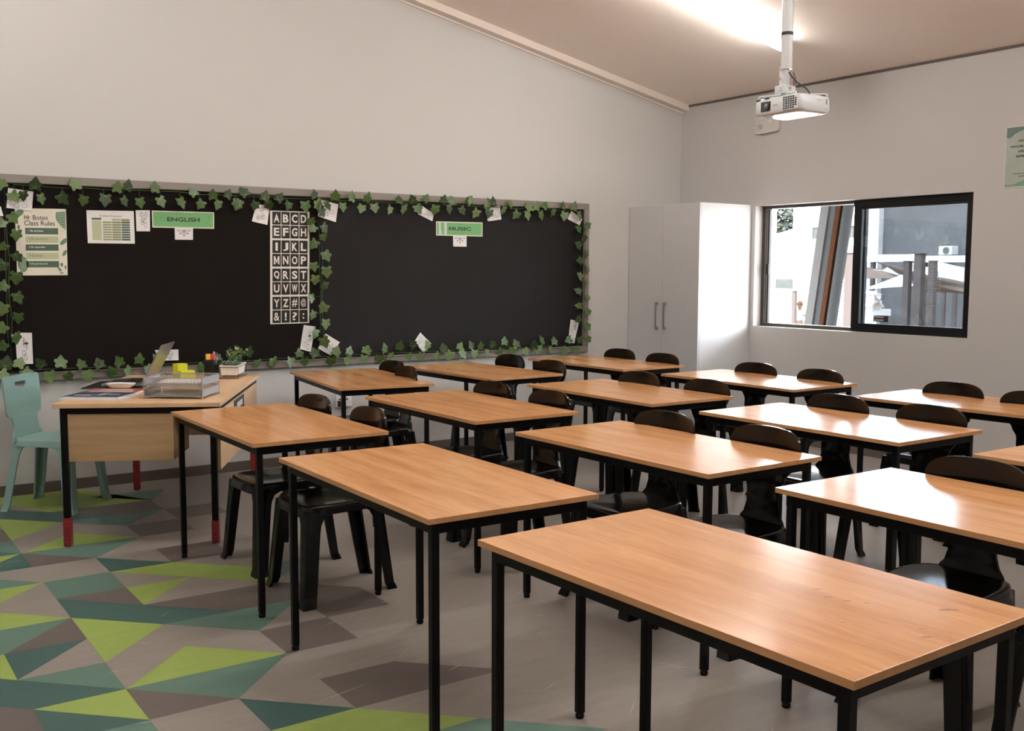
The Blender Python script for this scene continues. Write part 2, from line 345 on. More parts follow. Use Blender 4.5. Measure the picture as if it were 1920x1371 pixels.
# wall with the display board
mb.prism([(XL-.2,YB,-.05),(XR+.2,YB,-.05),(XR+.2,YB,zc(XR)+.05),(XL-.2,YB,zc(XL)+.1)],(0,.2,0))
struct(mb,'wall_left',M['wall'])
mb=MB(); mb.prism([(XL-.2,YF-.2,-.05),(XR+.2,YF-.2,-.05),(XR+.2,YF-.2,zc(XR)+.05),(XL-.2,YF-.2,zc(XL)+.1)],(0,.2,0))
struct(mb,'wall_back',M['wall'])
mb=MB(); mb.box((XL-.2,YF,-.05),(XL,YB,zc(XL)+.05)); struct(mb,'wall_side',M['wall'])
WY0,WY1,WZ0,WZ1=4.105,6.092,.957,1.984
mb=MB(); X1=XR+.2
mb.box((XR,YF,-.05),(X1,WY0,2.99)); mb.box((XR,WY1,-.05),(X1,YB,2.99)); mb.box((XR,WY0,-.05),(X1,WY1,WZ0)); mb.box((XR,WY0,WZ1),(X1,WY1,2.99))
struct(mb,'wall_right',M['wallr'])
mb=MB(); mb.hexa([(XL-.2,YF-.2,zc(XL-.2)),(XR+.2,YF-.2,zc(XR+.2)),(XR+.2,YB+.2,zc(XR+.2)),(XL-.2,YB+.2,zc(XL-.2)),
 (XL-.2,YF-.2,zc(XL-.2)+.18),(XR+.2,YF-.2,zc(XR+.2)+.18),(XR+.2,YB+.2,zc(XR+.2)+.18),(XL-.2,YB+.2,zc(XL-.2)+.18)])
struct(mb,'ceiling',M['ceil'])
mb=MB(); mb.box((XR+.2,-3,2.93),(9.7,8.5,3.1)); struct(mb,'veranda_shade_roof',M['reveal'])          # unseen veranda roof outside the window, added to shade the column
# stepped cornice along the sloping joint of wall and ceiling
mb=MB()
def bar_x(x0,x1,y0,y1,d0,d1,mi=0): mb.hexa([(x0,y0,zc(x0)-d1),(x1,y0,zc(x1)-d1),(x1,y1,zc(x1)-d1),(x0,y1,zc(x0)-d1),(x0,y0,zc(x0)-d0),(x1,y0,zc(x1)-d0),(x1,y1,zc(x1)-d0),(x0,y1,zc(x0)-d0)],mi)
bar_x(XL,XR,YB-.1,YB,.0,.056); bar_x(XL,XR,YB-.018,YB,.056,.068)
struct(mb,'trim_1',M['cornice'])
mb=MB(); mb.box((XR-.006,YF,2.918),(XR,YB-.1,2.9375)); struct(mb,'gap_shade_strip',M['gap'])  # dark strip whose colour paints in the shadow gap below the ceiling
mb=MB(); mb.box((XL,YB-.014,0),(XR-.62,YB,.068)); struct(mb,'baseboard_left',M['skirt'],bevel=.002)
mb=MB(); mb.box((XR-.014,YF,0),(XR,6.13,.068)); struct(mb,'baseboard_right',M['skirt'],bevel=.002)

# ------------------------------------------------------------ the floor and its inlaid triangles
GX,GY=.2905,.2895
def g(i,j,z=.0004): return (.545+GX*i,3.226+GY*j,z)
mb=MB(); mb.add([(XL-.2,YF-.2,0),(XR+.2,YF-.2,0),(XR+.2,YB+.2,0),(XL-.2,YB+.2,0),(XL-.2,YF-.2,-.05),(XR+.2,YF-.2,-.05),(XR+.2,YB+.2,-.05),(XL-.2,YB+.2,-.05)],
  [(0,1,2,3),(7,6,5,4),(4,5,1,0),(5,6,2,1),(6,7,3,2),(7,4,0,3)],0)
LY='LDGTM'
POL=[('D',(1,1),(1,0),(2,0)),('M',(1,1),(2,0),(3,1)),('G',(1,1),(3,1),(2,2)),('G',(1,4),(1,2),(2,3)),
('T',(1,5),(1,4),(2,3),(3,3)),('M',(2,3),(3,2),(4,3)),('D',(2,4),(3,3),(4,3),(5,3),(4,4)),
('D',(3,1),(4,1),(4,2),(3,2)),('D',(4,2),(5,2),(5,3),(4,3)),('D',(3,0),(3,-1),(5,-1),(4,0)),
('T',(2,0),(2,-1),(3,-1)),('G',(2,-1),(3,-2),(4,-2),(3,-1)),('M',(3,-2),(4,-3),(5,-3),(4,-2)),
('G',(0,1),(1,0),(1,1)),('T',(0,1),(0,0),(1,0)),('T',(-1,3),(-1,2),(0,1),(1,1),(0,2)),('G',(-1,3),(0,2),(0,3)),('D',(-1,2),(-1,0),(0,0),(0,1)),
('M',(0,2),(1,1),(1,2)),('T',(0,3),(0,2),(1,3)),('D',(0,3),(1,3),(1,4)),('M',(-1,3),(0,3),(1,4),(0,4),(-1,4)),('G',(0,5),(0,4),(1,4)),
('G',(0,6),(0,5),(1,6)),('M',(0,7),(0,6),(1,6)),('T',(0,7),(1,7),(1,8)),('G',(0,7),(1,8),(0,8)),('T',(0,8),(1,8),(0,9)),('M',(0,9),(1,8),(1,9)),
('M',(1,6),(1,5),(2,5),(2,6)),('D',(1,5),(2,4),(2,5)),('T',(2,7),(2,6),(3,6)),('G',(2,6),(4,4),(4,5),(3,6)),('G',(2,5),(2,4),(3,5)),
('D',(3,6),(4,6),(4,7),(3,7)),('M',(1,8),(2,7),(3,8)),('D',(1,7),(2,7),(1,8)),('G',(1,8),(3,8),(2,9)),('G',(1,11),(1,9),(2,10)),
('T',(1,12),(1,11),(2,10),(3,10)),('M',(2,10),(3,9),(4,10)),('D',(3,8),(4,8),(4,9),(3,9)),('D',(2,11),(3,10),(4,10),(4,11)),('D',(4,9),(5,9),(5,10),(4,10)),
('G',(1,13),(2,11),(4,11),(3,13)),('M',(3,12),(4,11),(4.6,12)),('M',(4,5),(4,4),(5,5)),('G',(-1,6),(0,5),(0,7)),('D',(-1,5),(0,4),(0,5)),('T',(-2,8),(-1,6),(0,8)),('M',(-1,9),(0,8),(0,10)),
('D',(0,11),(0,9),(1,9),(1,10)),('D',(-2,5),(-2,4),(-1,3),(-1,5)),('G',(-3,3),(-2,1),(-1,2)),('T',(-3,0),(-1,0),(-2,1)),('M',(0,0),(1,-1),(1,0)),('G',(0,0),(0,-2),(1,-1)),('D',(1,-1),(2,-2),(2,-1)),
('T',(1,-1),(1,-3),(2,-2)),('M',(-1,0),(-1,-2),(0,-1)),('G',(2,-2),(2,-4),(3,-3)),('D',(3,-3),(4,-3),(3,-2))]
for p in POL: mb.add([g(*q) for q in p[1:]],[list(range(len(p)-1))],LY.index(p[0]))
rs=random.Random(5)
for k in range(230):   # heel and chair-leg scuffs
    if k%3: x,y=rs.uniform(.5,3.2),rs.uniform(1.6,5.5)
    else: x,y=rs.uniform(1.5,6.3),rs.uniform(.4,6.6)
    a=rs.choice([.25,-1.1,1.9])+rs.gauss(0,.25); l=rs.uniform(.02,.13)*(2.2 if rs.random()<.1 else 1); w=rs.uniform(.0007,.0017)
    c,s_=math.cos(a),math.sin(a)
    mb.add([(x,y-w,.0008),(x+c*l*.5,y+s_*l*.5-w,.0008),(x+c*l,y+s_*l,.0008),(x+c*l*.5,y+s_*l*.5+w,.0008)],[(0,1,2,3)],5)
struct(mb,'floor',[M['vL'],M['vD'],M['vG'],M['vT'],M['vM'],M['scuff']],fix=False)

# ------------------------------------------------------------ the window
XF=6.83
def ring(mb,x0,x1,y0,y1,z0,z1,l,r,b,t,mi=0):
    mb.box((x0,y0,z0),(x1,y0+r,z1),mi); mb.box((x0,y1-l,z0),(x1,y1,z1),mi)
    mb.box((x0,y0+r,z0),(x1,y1-l,z0+b),mi); mb.box((x0,y0+r,z1-t),(x1,y1-l,z1),mi)
mb=MB(); ring(mb,XF,XF+.08,WY0,WY1,WZ0,WZ1,.032,.03,.028,.026)
win=struct(mb,'window_1',M['winbrn'],bevel=.002)
mb=MB(); mb.box((XF+.012,6.03,WZ0+.03),(XF+.03,6.058,WZ1-.03)); mb.box((XF+.0,6.052,WZ0+.03),(XF+.012,6.056,WZ1-.03)); mb.build('track',[M['steel']],parent=win)
mb=MB(); mb.box((XF+.0,6.012,WZ0+.03),(XF+.03,6.03,WZ1-.03)); mb.box((XF-.012,6.005,1.40),(XF,6.03,1.49)); mb.build('jamb_seal',[M['winblk']],parent=win,bevel=.002)
mb=MB(); ring(mb,XF-.03,XF-.001,4.108,5.135,WZ0+.003,WZ1-.003,.072,.075,.065,.07); mb.box((XF-.036,4.108,WZ1-.052),(XF-.03,5.135,WZ1-.004))
sash=mb.build('sliding_sash',[M['winblk']],parent=win,bevel=.003)
mb=MB(); mb.box((XF-.018,4.18,1.02),(XF-.012,5.065,1.915)); mb.build('pane',[M['glass']],parent=sash)
mb=MB(); ring(mb,XF+.035,XF+.065,4.13,5.10,WZ0+.026,WZ1-.026,.03,.03,.03,.03); fx=mb.build('fixed_frame',[M['winblk']],parent=win)
mb=MB(); mb.box((XF+.048,4.16,1.01),(XF+.054,5.07,1.93)); mb.build('pane',[M['glass']],parent=fx)
mb=MB(); mb.box((XF-.02,4.188,1.03),(XF-.0185,5.058,1.906)) if False else mb.box((XF-.0215,4.182,1.022),(XF-.0185,4.19,1.912)); mb.build('sealing_strip',[M['steel']],parent=sash)
# sticker on the pane: rounded white bunch over a box and a small dark label with two lines
T=thing('window_sticker','white sticker of a bunch in a box low on the right window pane','sticker',(6.811,4.87,1.04))
def pxz(c,r,n=20,sx=1,x=6.811): return [(x,c[0]+r*sx*math.cos(2*PI*k/n),c[1]+r*math.sin(2*PI*k/n)) for k in range(n)]
mb=MB()
for q,(c,r,sx) in enumerate((((4.897,1.232),.028,1.),((4.922,1.222),.018,1.),((4.905,1.19),.026,1.),((4.883,1.195),.02,1.),((4.888,1.166),.02,1.),((4.93,1.165),.022,1.1),((4.866,1.17),.016,1.),((4.90,1.158),.03,1.2),((4.851,1.163),.011,.8))):
    mb.prism(pxz(c,r,18,sx,6.8105-.0001*q),(-.0009,0,0))
kid(mb,'bunch',[M['stick']],T)
mb=MB(); mb.box((6.8095,4.78,1.092),(6.811,4.948,1.144)); kid(mb,'box',[M['stick']],T)
mb=MB(); mb.box((6.8097,4.80,1.043),(6.811,4.935,1.091)); lab=kid(mb,'label',[M['stickb']],T)
for z in (1.074,1.05):
    y=4.93; mb=MB()
    for w in (.012,.008,.009,.014,.01,.008,.011): mb.box((6.8088,y-w,z),(6.8096,y,z+.011)); y-=w+.0025
    mb.build('lettering',[M['stick']],parent=lab,origin=T.location).location=(0,0,0)

# ------------------------------------------------------------ outside
GZ=-.8
mb=MB(); mb.box((6.95,-60,GZ-.1),(140,140,GZ)); tag(mb.build('courtyard_ground',[M['grass']]),kind='structure')
def bl(name,label,boxes,m,cat='building'):
    c=boxes[0]; t=thing(name,label,cat,((c[0][0]+c[1][0])/2,(c[0][1]+c[1][1])/2,GZ))
    mb=MB()
    for a,b in boxes: mb.box(a,b)
    kid(mb,'wall',[m],t); return t
b1=bl('white_building','long white rendered building filling the left of the window view',[((36,26.62,GZ),(46,30.35,5.0))],M['ow'])
mb=MB(); mb.prism([(36,31.3,GZ),(36,36,GZ),(46,46,GZ),(46,41.5,GZ)],(0,0,6.0)); kid(mb,'left_wing',[M['ow']],b1)
mb=MB(); mb.prism([(36,30.35,GZ),(36,31.3,GZ),(36,31.3,3.12),(36,30.35,3.32)],(6,0,0)); kid(mb,'link_wall',[M['ow']],b1)
mb=MB(); mb.box((35.93,26.7,2.85),(36.01,29.31,3.36)); w_=kid(mb,'window',[M['oglass']],b1)
mb=MB(); mb.box((35.9,29.2,2.85),(35.95,29.31,3.36)); mb.box((35.9,26.7,3.32),(35.95,29.2,3.36)); mb.build('window_frame',[M['conc2']],parent=w_,origin=b1.location).location=(0,0,0)
mb=MB(); mb.box((35.95,30.27,.69),(36.01,31.24,1.12)); kid(mb,'low_window',[M['oglass']],b1)
b2=bl('grey_building','dark grey building seen through the right window pane',[((36.3,10,GZ),(46,25.97,4.75))],M['og'])
mb=MB(); mb.box((36,25.97,GZ),(37,26.62,4.9)); kid(mb,'pale_pier',[M['pier']],b2)
t=thing('air_conditioner','small white air conditioner box high on the grey building','air conditioner',(36.1,22.9,2.08))
mb=MB(); mb.box((35.85,22.62,2.09),(36.29,23.17,2.43)); kid(mb,'casing',[M['acw']],t,bevel=.02)
mb=MB(); mb.tube([(35.85,22.85,2.26),(35.83,22.85,2.26)],.13,20); kid(mb,'fan_grille',[M['conc2']],t)
t=thing('pergola_beam','white horizontal canopy beam in front of the grey building','beam',(34.5,22,1.8))
mb=MB(); mb.box((34.4,22.98,1.83),(34.7,25.5,2.10)); mb.box((34.4,12,1.80),(34.7,22.75,2.03)); kid(mb,'beam',[M['ow']],t,bevel=.02)
mb=MB()
for y in (25.1,22.85,18.5,14): mb.box((34.45,y-.07,GZ),(34.6,y+.07,1.85))
kid(mb,'support',[M['opost']],t)
t=thing('garden_wall','low white garden wall in front of the white building','wall',(33,27,GZ))
mb=MB(); mb.box((33,24.0,GZ),(33.3,26.6,.72)); kid(mb,'wall',[M['ow']],t)
# leaning veranda column just outside
t=thing('leaning_column','grey leaning steel column with a rust brown stripe outside the window','column',(8.6,7.2,GZ))
def slant(mb,ya,yb,x0,x1,mi=0):
    # ya,yb at z=.86 ; lean -.139 per metre
    def Y(y,z): return y-.139*(z-.86)
    mb.hexa([(x0,Y(yb,GZ),GZ),(x1,Y(yb,GZ),GZ),(x1,Y(ya,GZ),GZ),(x0,Y(ya,GZ),GZ),(x0,Y(yb,2.93),2.93),(x1,Y(yb,2.93),2.93),(x1,Y(ya,2.93),2.93),(x0,Y(ya,2.93),2.93)],mi)
mb=MB(); slant(mb,7.075,6.975,8.6,8.85); kid(mb,'flange',[M['conc']],t)
mb=MB(); slant(mb,6.98,6.895,8.62,8.80); kid(mb,'web',[M['conc2']],t)
mb=MB(); slant(mb,6.895,6.84,8.61,8.75); kid(mb,'rusty_stripe',[M['rust']],t)
mb=MB(); mb.tube([(8.67,6.785-.139*(GZ-.86),GZ),(8.67,6.785-.139*(2.93-.86),2.93)],.055,16); kid(mb,'downpipe',[M['conc2']],t,smooth=True)
# posts in the courtyard
def post(x,y,top,label,w=.09,br=False):
    t=thing('courtyard_post',label,'post',(x,y,GZ),0,'posts of the shade sails')
    mb=MB(); mb.box((x-w,y-w,GZ),(x+w,y+w,top)); kid(mb,'shaft',[M['opost']],t,bevel=.01)
    mb=MB()
    if br: mb.box((x-w,y-w*2.1,top-.12),(x+w,y-w,top))
    mb.box((x-w*1.2,y-w*1.2,top),(x+w*1.2,y+w*1.2,top+.02)); kid(mb,'cap',[M['opost']],t)
post(20,15.13,1.86,'tall taupe post just left of the black window sash',.11,True)
post(20,16.76,.95,'short taupe post behind the person in the courtyard',.05)
post(20,13.65,1.66,'taupe post left of the other two close posts behind the right pane',.07)
post(20,13.36,1.82,'taupe post in the middle, tallest behind the right pane',.09)
post(20,13.04,1.66,'taupe post right of the tallest one behind the right pane',.07)
post(24,15.3,1.15,'thin post behind the low edge of the tan shade sail',.04)
post(24,15.0,1.15,'thin post farthest right behind the tan shade sail',.05)
O_=Vector((0,0,1.42157))
def sail(name,label,pts,ks,m,group='shade sails in the courtyard'):
    """cloth with slack edges; pts on the plane x=22 pushed to their own distance"""
    P=[O_+(Vector((22,y,z))-O_)*k for (y,z),k in zip(pts,ks)]
    c=sum(P,Vector())/len(P); t=thing(name,label,'shade sail',c,0,group)
    n=10; out=[]
    for i,p in enumerate(P):
        q=P[(i+1)%len(P)]
        for k in range(n):
            u=k/n; r=p.lerp(q,u); out.append(r.lerp(c,.10*4*u*(1-u)))
    mb=MB(); vs=[c+Vector((0,0,-.03))]; rings=[]
    for f in (.33,.66,1.): rings.append([c.lerp(p,f)+Vector((0,0,-.05*(1-f))) for p in out])
    for r in rings: vs+=r
    N=len(out); fs=[(0,1+k,1+(k+1)%N) for k in range(N)]
    for a in (0,1):
        for k in range(N): fs.append((1+a*N+k,1+(a+1)*N+k,1+(a+1)*N+(k+1)%N,1+a*N+(k+1)%N))
    mb.add(vs,fs); kid(mb,'cloth',[m],t,smooth=True,solid=.012,angle=80)
    mb=MB()
    for p in P: mb.tube([p,p+(p-c).normalized()*.22],.012,6)
    kid(mb,'cord',[M['sailw']],t); return t
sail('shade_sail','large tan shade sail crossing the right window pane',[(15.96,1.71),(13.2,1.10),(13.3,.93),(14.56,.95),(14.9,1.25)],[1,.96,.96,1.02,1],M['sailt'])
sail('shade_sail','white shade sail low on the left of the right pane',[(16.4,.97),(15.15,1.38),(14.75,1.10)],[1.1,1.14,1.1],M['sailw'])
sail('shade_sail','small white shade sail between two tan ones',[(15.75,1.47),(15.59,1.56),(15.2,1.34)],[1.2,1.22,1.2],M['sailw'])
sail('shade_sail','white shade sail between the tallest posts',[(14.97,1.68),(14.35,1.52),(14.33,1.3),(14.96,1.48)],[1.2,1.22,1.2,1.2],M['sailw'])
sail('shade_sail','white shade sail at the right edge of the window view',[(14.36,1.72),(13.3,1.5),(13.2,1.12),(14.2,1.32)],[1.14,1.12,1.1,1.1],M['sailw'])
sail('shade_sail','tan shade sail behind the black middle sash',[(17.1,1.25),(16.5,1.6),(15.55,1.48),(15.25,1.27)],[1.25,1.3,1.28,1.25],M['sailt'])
for zz,lb in ((.93,'upper string of white pennant bunting in the courtyard'),(.64,'lower string of white pennant bunting in the courtyard')):
    t=thing('bunting',lb,'bunting',(20,14.65,zz),0,'bunting strings')
    mb=MB(); mb.tube([(20,15.05,zz),(20,14.65,zz-.02),(20,14.28,zz)],.012,6); kid(mb,'string',[M['sailw']],t)
    for k in range(6):
        y=15.0-k*.115; mb=MB(); mb.prism([(20,y,zz),(20,y-.10,zz),(20,y-.08,zz-.11)],(.006,0,0)); kid(mb,'pennant',[M['sailw']],t)
# tree behind the gap
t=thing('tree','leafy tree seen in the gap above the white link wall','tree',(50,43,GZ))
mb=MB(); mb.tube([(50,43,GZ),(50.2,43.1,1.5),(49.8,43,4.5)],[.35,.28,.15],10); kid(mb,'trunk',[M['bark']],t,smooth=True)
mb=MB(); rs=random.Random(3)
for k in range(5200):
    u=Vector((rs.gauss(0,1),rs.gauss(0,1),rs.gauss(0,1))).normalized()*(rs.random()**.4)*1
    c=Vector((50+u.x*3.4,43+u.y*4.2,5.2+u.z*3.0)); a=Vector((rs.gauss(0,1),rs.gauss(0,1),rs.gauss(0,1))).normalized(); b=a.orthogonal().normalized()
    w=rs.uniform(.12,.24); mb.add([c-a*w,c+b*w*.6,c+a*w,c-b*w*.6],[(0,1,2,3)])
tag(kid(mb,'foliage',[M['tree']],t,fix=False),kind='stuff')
# child standing in the courtyard
def skin_obj(name,verts,edges,rad,m,parent,subs=2,root=0):
    me=bpy.data.meshes.new(name); me.from_pydata([Vector(v) for v in verts],edges,[]); me.materials.append(m)
    o=bpy.data.objects.new(name,me); COL.objects.link(o); o.parent=parent
    md=o.modifiers.new('skin','SKIN'); md.use_smooth_shade=True
    for i,r in enumerate(rad):
        sv=me.skin_vertices[0].data[i]; sv.radius=(r,r) if not isinstance(r,tuple) else r; sv.use_root=(i==root)
    s_=o.modifiers.new('subs','SUBSURF'); s_.levels=subs; s_.render_levels=subs
    return o
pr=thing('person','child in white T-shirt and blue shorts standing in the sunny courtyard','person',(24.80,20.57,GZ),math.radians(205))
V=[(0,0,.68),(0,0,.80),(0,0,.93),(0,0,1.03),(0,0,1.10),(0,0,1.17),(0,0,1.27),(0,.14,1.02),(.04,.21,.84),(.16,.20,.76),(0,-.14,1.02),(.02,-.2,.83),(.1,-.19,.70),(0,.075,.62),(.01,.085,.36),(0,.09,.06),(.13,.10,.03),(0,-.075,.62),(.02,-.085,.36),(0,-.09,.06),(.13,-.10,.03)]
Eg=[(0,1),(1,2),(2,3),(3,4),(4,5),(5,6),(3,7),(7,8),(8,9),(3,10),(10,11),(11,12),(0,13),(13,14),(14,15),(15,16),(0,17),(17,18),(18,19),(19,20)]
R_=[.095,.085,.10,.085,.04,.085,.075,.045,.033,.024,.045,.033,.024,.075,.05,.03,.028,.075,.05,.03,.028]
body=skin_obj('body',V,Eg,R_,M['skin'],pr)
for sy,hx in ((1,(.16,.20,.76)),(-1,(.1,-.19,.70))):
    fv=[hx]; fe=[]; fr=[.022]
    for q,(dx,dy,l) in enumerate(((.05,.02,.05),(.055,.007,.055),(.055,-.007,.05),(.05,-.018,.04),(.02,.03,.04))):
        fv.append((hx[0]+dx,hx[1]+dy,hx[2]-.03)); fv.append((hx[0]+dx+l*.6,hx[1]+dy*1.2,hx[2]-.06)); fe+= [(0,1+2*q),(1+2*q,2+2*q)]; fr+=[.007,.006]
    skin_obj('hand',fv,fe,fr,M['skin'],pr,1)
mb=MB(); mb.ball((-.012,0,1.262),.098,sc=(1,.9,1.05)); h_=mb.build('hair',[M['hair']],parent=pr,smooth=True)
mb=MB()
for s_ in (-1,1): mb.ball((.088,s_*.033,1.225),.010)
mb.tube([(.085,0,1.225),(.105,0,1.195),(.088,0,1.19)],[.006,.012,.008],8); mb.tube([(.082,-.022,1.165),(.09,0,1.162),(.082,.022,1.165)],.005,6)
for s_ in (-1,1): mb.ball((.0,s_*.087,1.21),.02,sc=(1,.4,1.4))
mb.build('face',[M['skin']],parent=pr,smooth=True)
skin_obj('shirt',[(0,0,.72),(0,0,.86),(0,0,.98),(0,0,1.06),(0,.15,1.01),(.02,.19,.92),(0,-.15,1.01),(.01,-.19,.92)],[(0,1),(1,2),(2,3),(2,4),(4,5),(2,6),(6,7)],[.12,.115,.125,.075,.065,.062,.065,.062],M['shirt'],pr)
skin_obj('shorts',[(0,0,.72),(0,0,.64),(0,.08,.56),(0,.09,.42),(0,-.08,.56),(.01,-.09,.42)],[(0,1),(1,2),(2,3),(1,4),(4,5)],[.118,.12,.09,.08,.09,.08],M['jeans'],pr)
# ------------------------------------------------------------ school tables
TL,TW,TH=1.133,.608,.73
def make_table(name='school_table'):
    t=thing(name,'x','table')
    mb=MB(); mb.box((-TW/2,-TL/2,TH-.0165),(TW/2,TL/2,TH))
    top=mb.build('tabletop',[M['table'],M['edge']],parent=t,bevel=.0006)
    for p in top.data.polygons: p.material_index=0 if abs(p.normal.z)>.5 else 1
    a=.0125; ix,iy=TW/2-.038,TL/2-.038; zt=TH-.0165; mb=MB()
    for s_ in (-1,1):
        mb.box((s_*ix-a,-iy+a,zt-.036),(s_*ix+a,iy-a,zt)); mb.box((-ix+a,s_*iy-a,zt-.036),(ix-a,s_*iy+a,zt))
    mb.build('frame',[M['black']],parent=t,bevel=.0015)
    for sx in (-1,1):
        for sy in (-1,1):
            mb=MB(); mb.box((sx*ix-a,sy*iy-a,.018),(sx*ix+a,sy*iy+a,zt))
            lg=mb.build('leg',[M['black']],parent=t,bevel=.0025)
            mb=MB(); mb.tube([(sx*ix,sy*iy,0),(sx*ix,sy*iy,.004),(sx*ix,sy*iy,.012),(sx*ix,sy*iy,.02)],[.0125,.0145,.0145,.011],16); mb.build('glide',[M['chair']],parent=lg,smooth=True)
    return t
TABLES=[ # x, y of the far left corner, yaw, label
(1.453,5.050,-.004,"orange-brown school table in front of the teacher's desk"),
(1.419,3.573,-.013,"chairless school table between the nearest one and the one by the teacher's desk"),
(1.402,2.183,.028,"big nearest school table at bottom right with smudges on its top"),
(2.725,6.639,-.136,"slightly turned school table below the centre of the board, left of its row"),
(2.524,5.081,-.002,"school table directly behind the second table of the nearest row"),
(2.501,3.593,.017,"school table in the middle of the room with a faint sheen at its right end"),
(2.546,2.190,0.,"school table at the right with a large white window glare on its left half"),
(3.558,6.600,.050,"school table under the right bottom part of the board"),
(3.633,5.094,-.003,"plain school table in the middle of the third row from the camera"),
(3.642,3.630,.003,"school table almost wholly white with window glare"),
(3.654,2.182,0.,"school table cut off by the right frame edge behind a round chair back"),
(4.732,6.624,.018,"farthest school table in front of the white cabinet doors"),
(4.779,5.131,.003,"school table with glare at its right end below the window's left part"),
(4.819,3.609,.045,"school table with glare on its left half under the window's right end"),
]
tp=None; DESC=[]
for k,(x,y,a,lb) in enumerate(TABLES):
    o=make_table() if k==0 else copy_tree(tp)
    if k==0: tp=o
    c,s_=math.cos(a),math.sin(a); u,v=TL/2,TW/2
    o.location=(x+c*v+s_*u,y+s_*v-c*u,0); o.rotation_euler=(0,0,a)
    tag(o,lb,'table','school tables in rows')
near=bpy.data.objects['school_table.002']
# smudges on the nearest top
mb=MB(); rs=random.Random(8)
def blob(cx,cy,rx,ry,ang):
    n=14; pts=[]
    for k in range(n):
        t_=2*PI*k/n; r=1+rs.uniform(-.35,.35); px_,py_=math.cos(t_)*rx*r,math.sin(t_)*ry*r
        pts.append((cx+px_*math.cos(ang)-py_*math.sin(ang),cy+px_*math.sin(ang)+py_*math.cos(ang),TH+.0003))
    mb.add(pts,[list(range(n))])
for (wx,wy,rx,ry,an) in SMUDGE: blob(wx,wy,rx,ry,an)
inv=(Matrix.Translation(near.location)@Matrix.Rotation(.028,4,'Z')).inverted()
mb.v=[inv@v for v in mb.v]
mb.build('smudge',[mat('smudge_brown',(.42,.17,.09),.22)],parent=near,fix=False)

# ------------------------------------------------------------ moulded plastic chairs (facing -X in their own frame)
def smooth_profile(keys,t):
    """monotone piecewise smooth lookup of rows of values"""
    for a,b in zip(keys[:-1],keys[1:]):
        if t<=b[0]:
            u=(t-a[0])/(b[0]-a[0]); u=max(0,min(1,u)); u=u*u*(3-2*u)
            return [p+(q-p)*u for p,q in zip(a[1:],b[1:])]
    return list(keys[-1][1:])
def seat_mesh(mb,hx0,hx1,hyf,hyr,z,dish=.012,skirt=.042,corner=5.):
    n=64; rings=[]
    def outline(k,f,extra=0.):
        t_=2*PI*k/n; ct,st=math.cos(t_),math.sin(t_); e=2/corner
        X=math.copysign(abs(ct)**e,ct); Y=math.copysign(abs(st)**e,st)
        hx=(hx1-hx0)/2*f+extra; cx=(hx0+hx1)/2; px_=cx+X*hx
        w=(px_-hx0)/(hx1-hx0); hy=(hyf+(hyr-hyf)*w)*f+extra
        return px_,Y*hy,X,Y
    for f,dz,ex in ((.02,-dish,0),(.3,-dish*.97,0),(.55,-dish*.8,0),(.75,-dish*.5,0),(.88,-dish*.18,0),(.955,-.001,0),(.985,-.003,0),(1,-.010,0),(1,-.025,.003),(1,-skirt,.006),(1,-skirt-.002,.001),(.97,-skirt+.003,0),(.95,-.02,0)):
        r=[]
        for k in range(n):
            px_,py_,X,Y=outline(k,f,ex)
            roll=-.010*max(0,(hx0+.06-px_)/.06)**2      # front edge rolls down
            r.append((px_,py_,z+dz+roll))
        rings.append(r)
    mb.loft(rings,caps=False); mb.add(rings[0],[list(range(n))]); mb.add(rings[-1],[list(range(n))[::-1]])
def back_mesh(mb,rows,ns=24,curl=.03,hole=None,th=.011):
    """rows: (z,x,halfwidth,curl factor); closed shell of thickness th"""
    front=[];back=[]
    for (z,x,w,cf) in rows:
        f=[];b=[]
        for k in range(ns+1):
            s_=-1+2*k/ns; s_=math.copysign(1-(1-abs(s_))**1.25,s_)
            xx=x-curl*cf*s_*s_; f.append((xx-th/2,w*s_,z)); b.append((xx+th/2,w*s_,z))
        front.append(f); back.append(b)
    n=ns+1; R_=len(rows); vs=[v for r in front for v in r]+[v for r in back for v in r]; B=R_*n; fs=[]
    inh=lambda i,k: hole is not None and hole(sum(front[i][k][j]+front[i+1][k+1][j] for j in (1,))/2,(front[i][k][2]+front[i+1][k+1][2])/2)
    H={}
    for i in range(R_-1):
        for k in range(ns): H[(i,k)]=bool(inh(i,k))
    for i in range(R_-1):
        for k in range(ns):
            a,b_,c,d=i*n+k,i*n+k+1,(i+1)*n+k+1,(i+1)*n+k
            if H[(i,k)]:
                for (p,q,ni,nk) in ((a,b_,i-1,k),(b_,c,i,k+1),(c,d,i+1,k),(d,a,i,k-1)):
                    if not H.get((ni,nk),False): fs.append((p,q,q+B,p+B))
                continue
            fs.append((a,b_,c,d)); fs.append((B+d,B+c,B+b_,B+a))
    for i in range(R_-1):
        for k in (0,ns):
            a,b_=i*n+k,(i+1)*n+k; fs.append((a,b_,B+b_,B+a))
    for i in (0,R_-1):
        for k in range(ns): a=i*n+k; fs.append((a,a+1,B+a+1,B+a))
    mb.add(vs,fs)
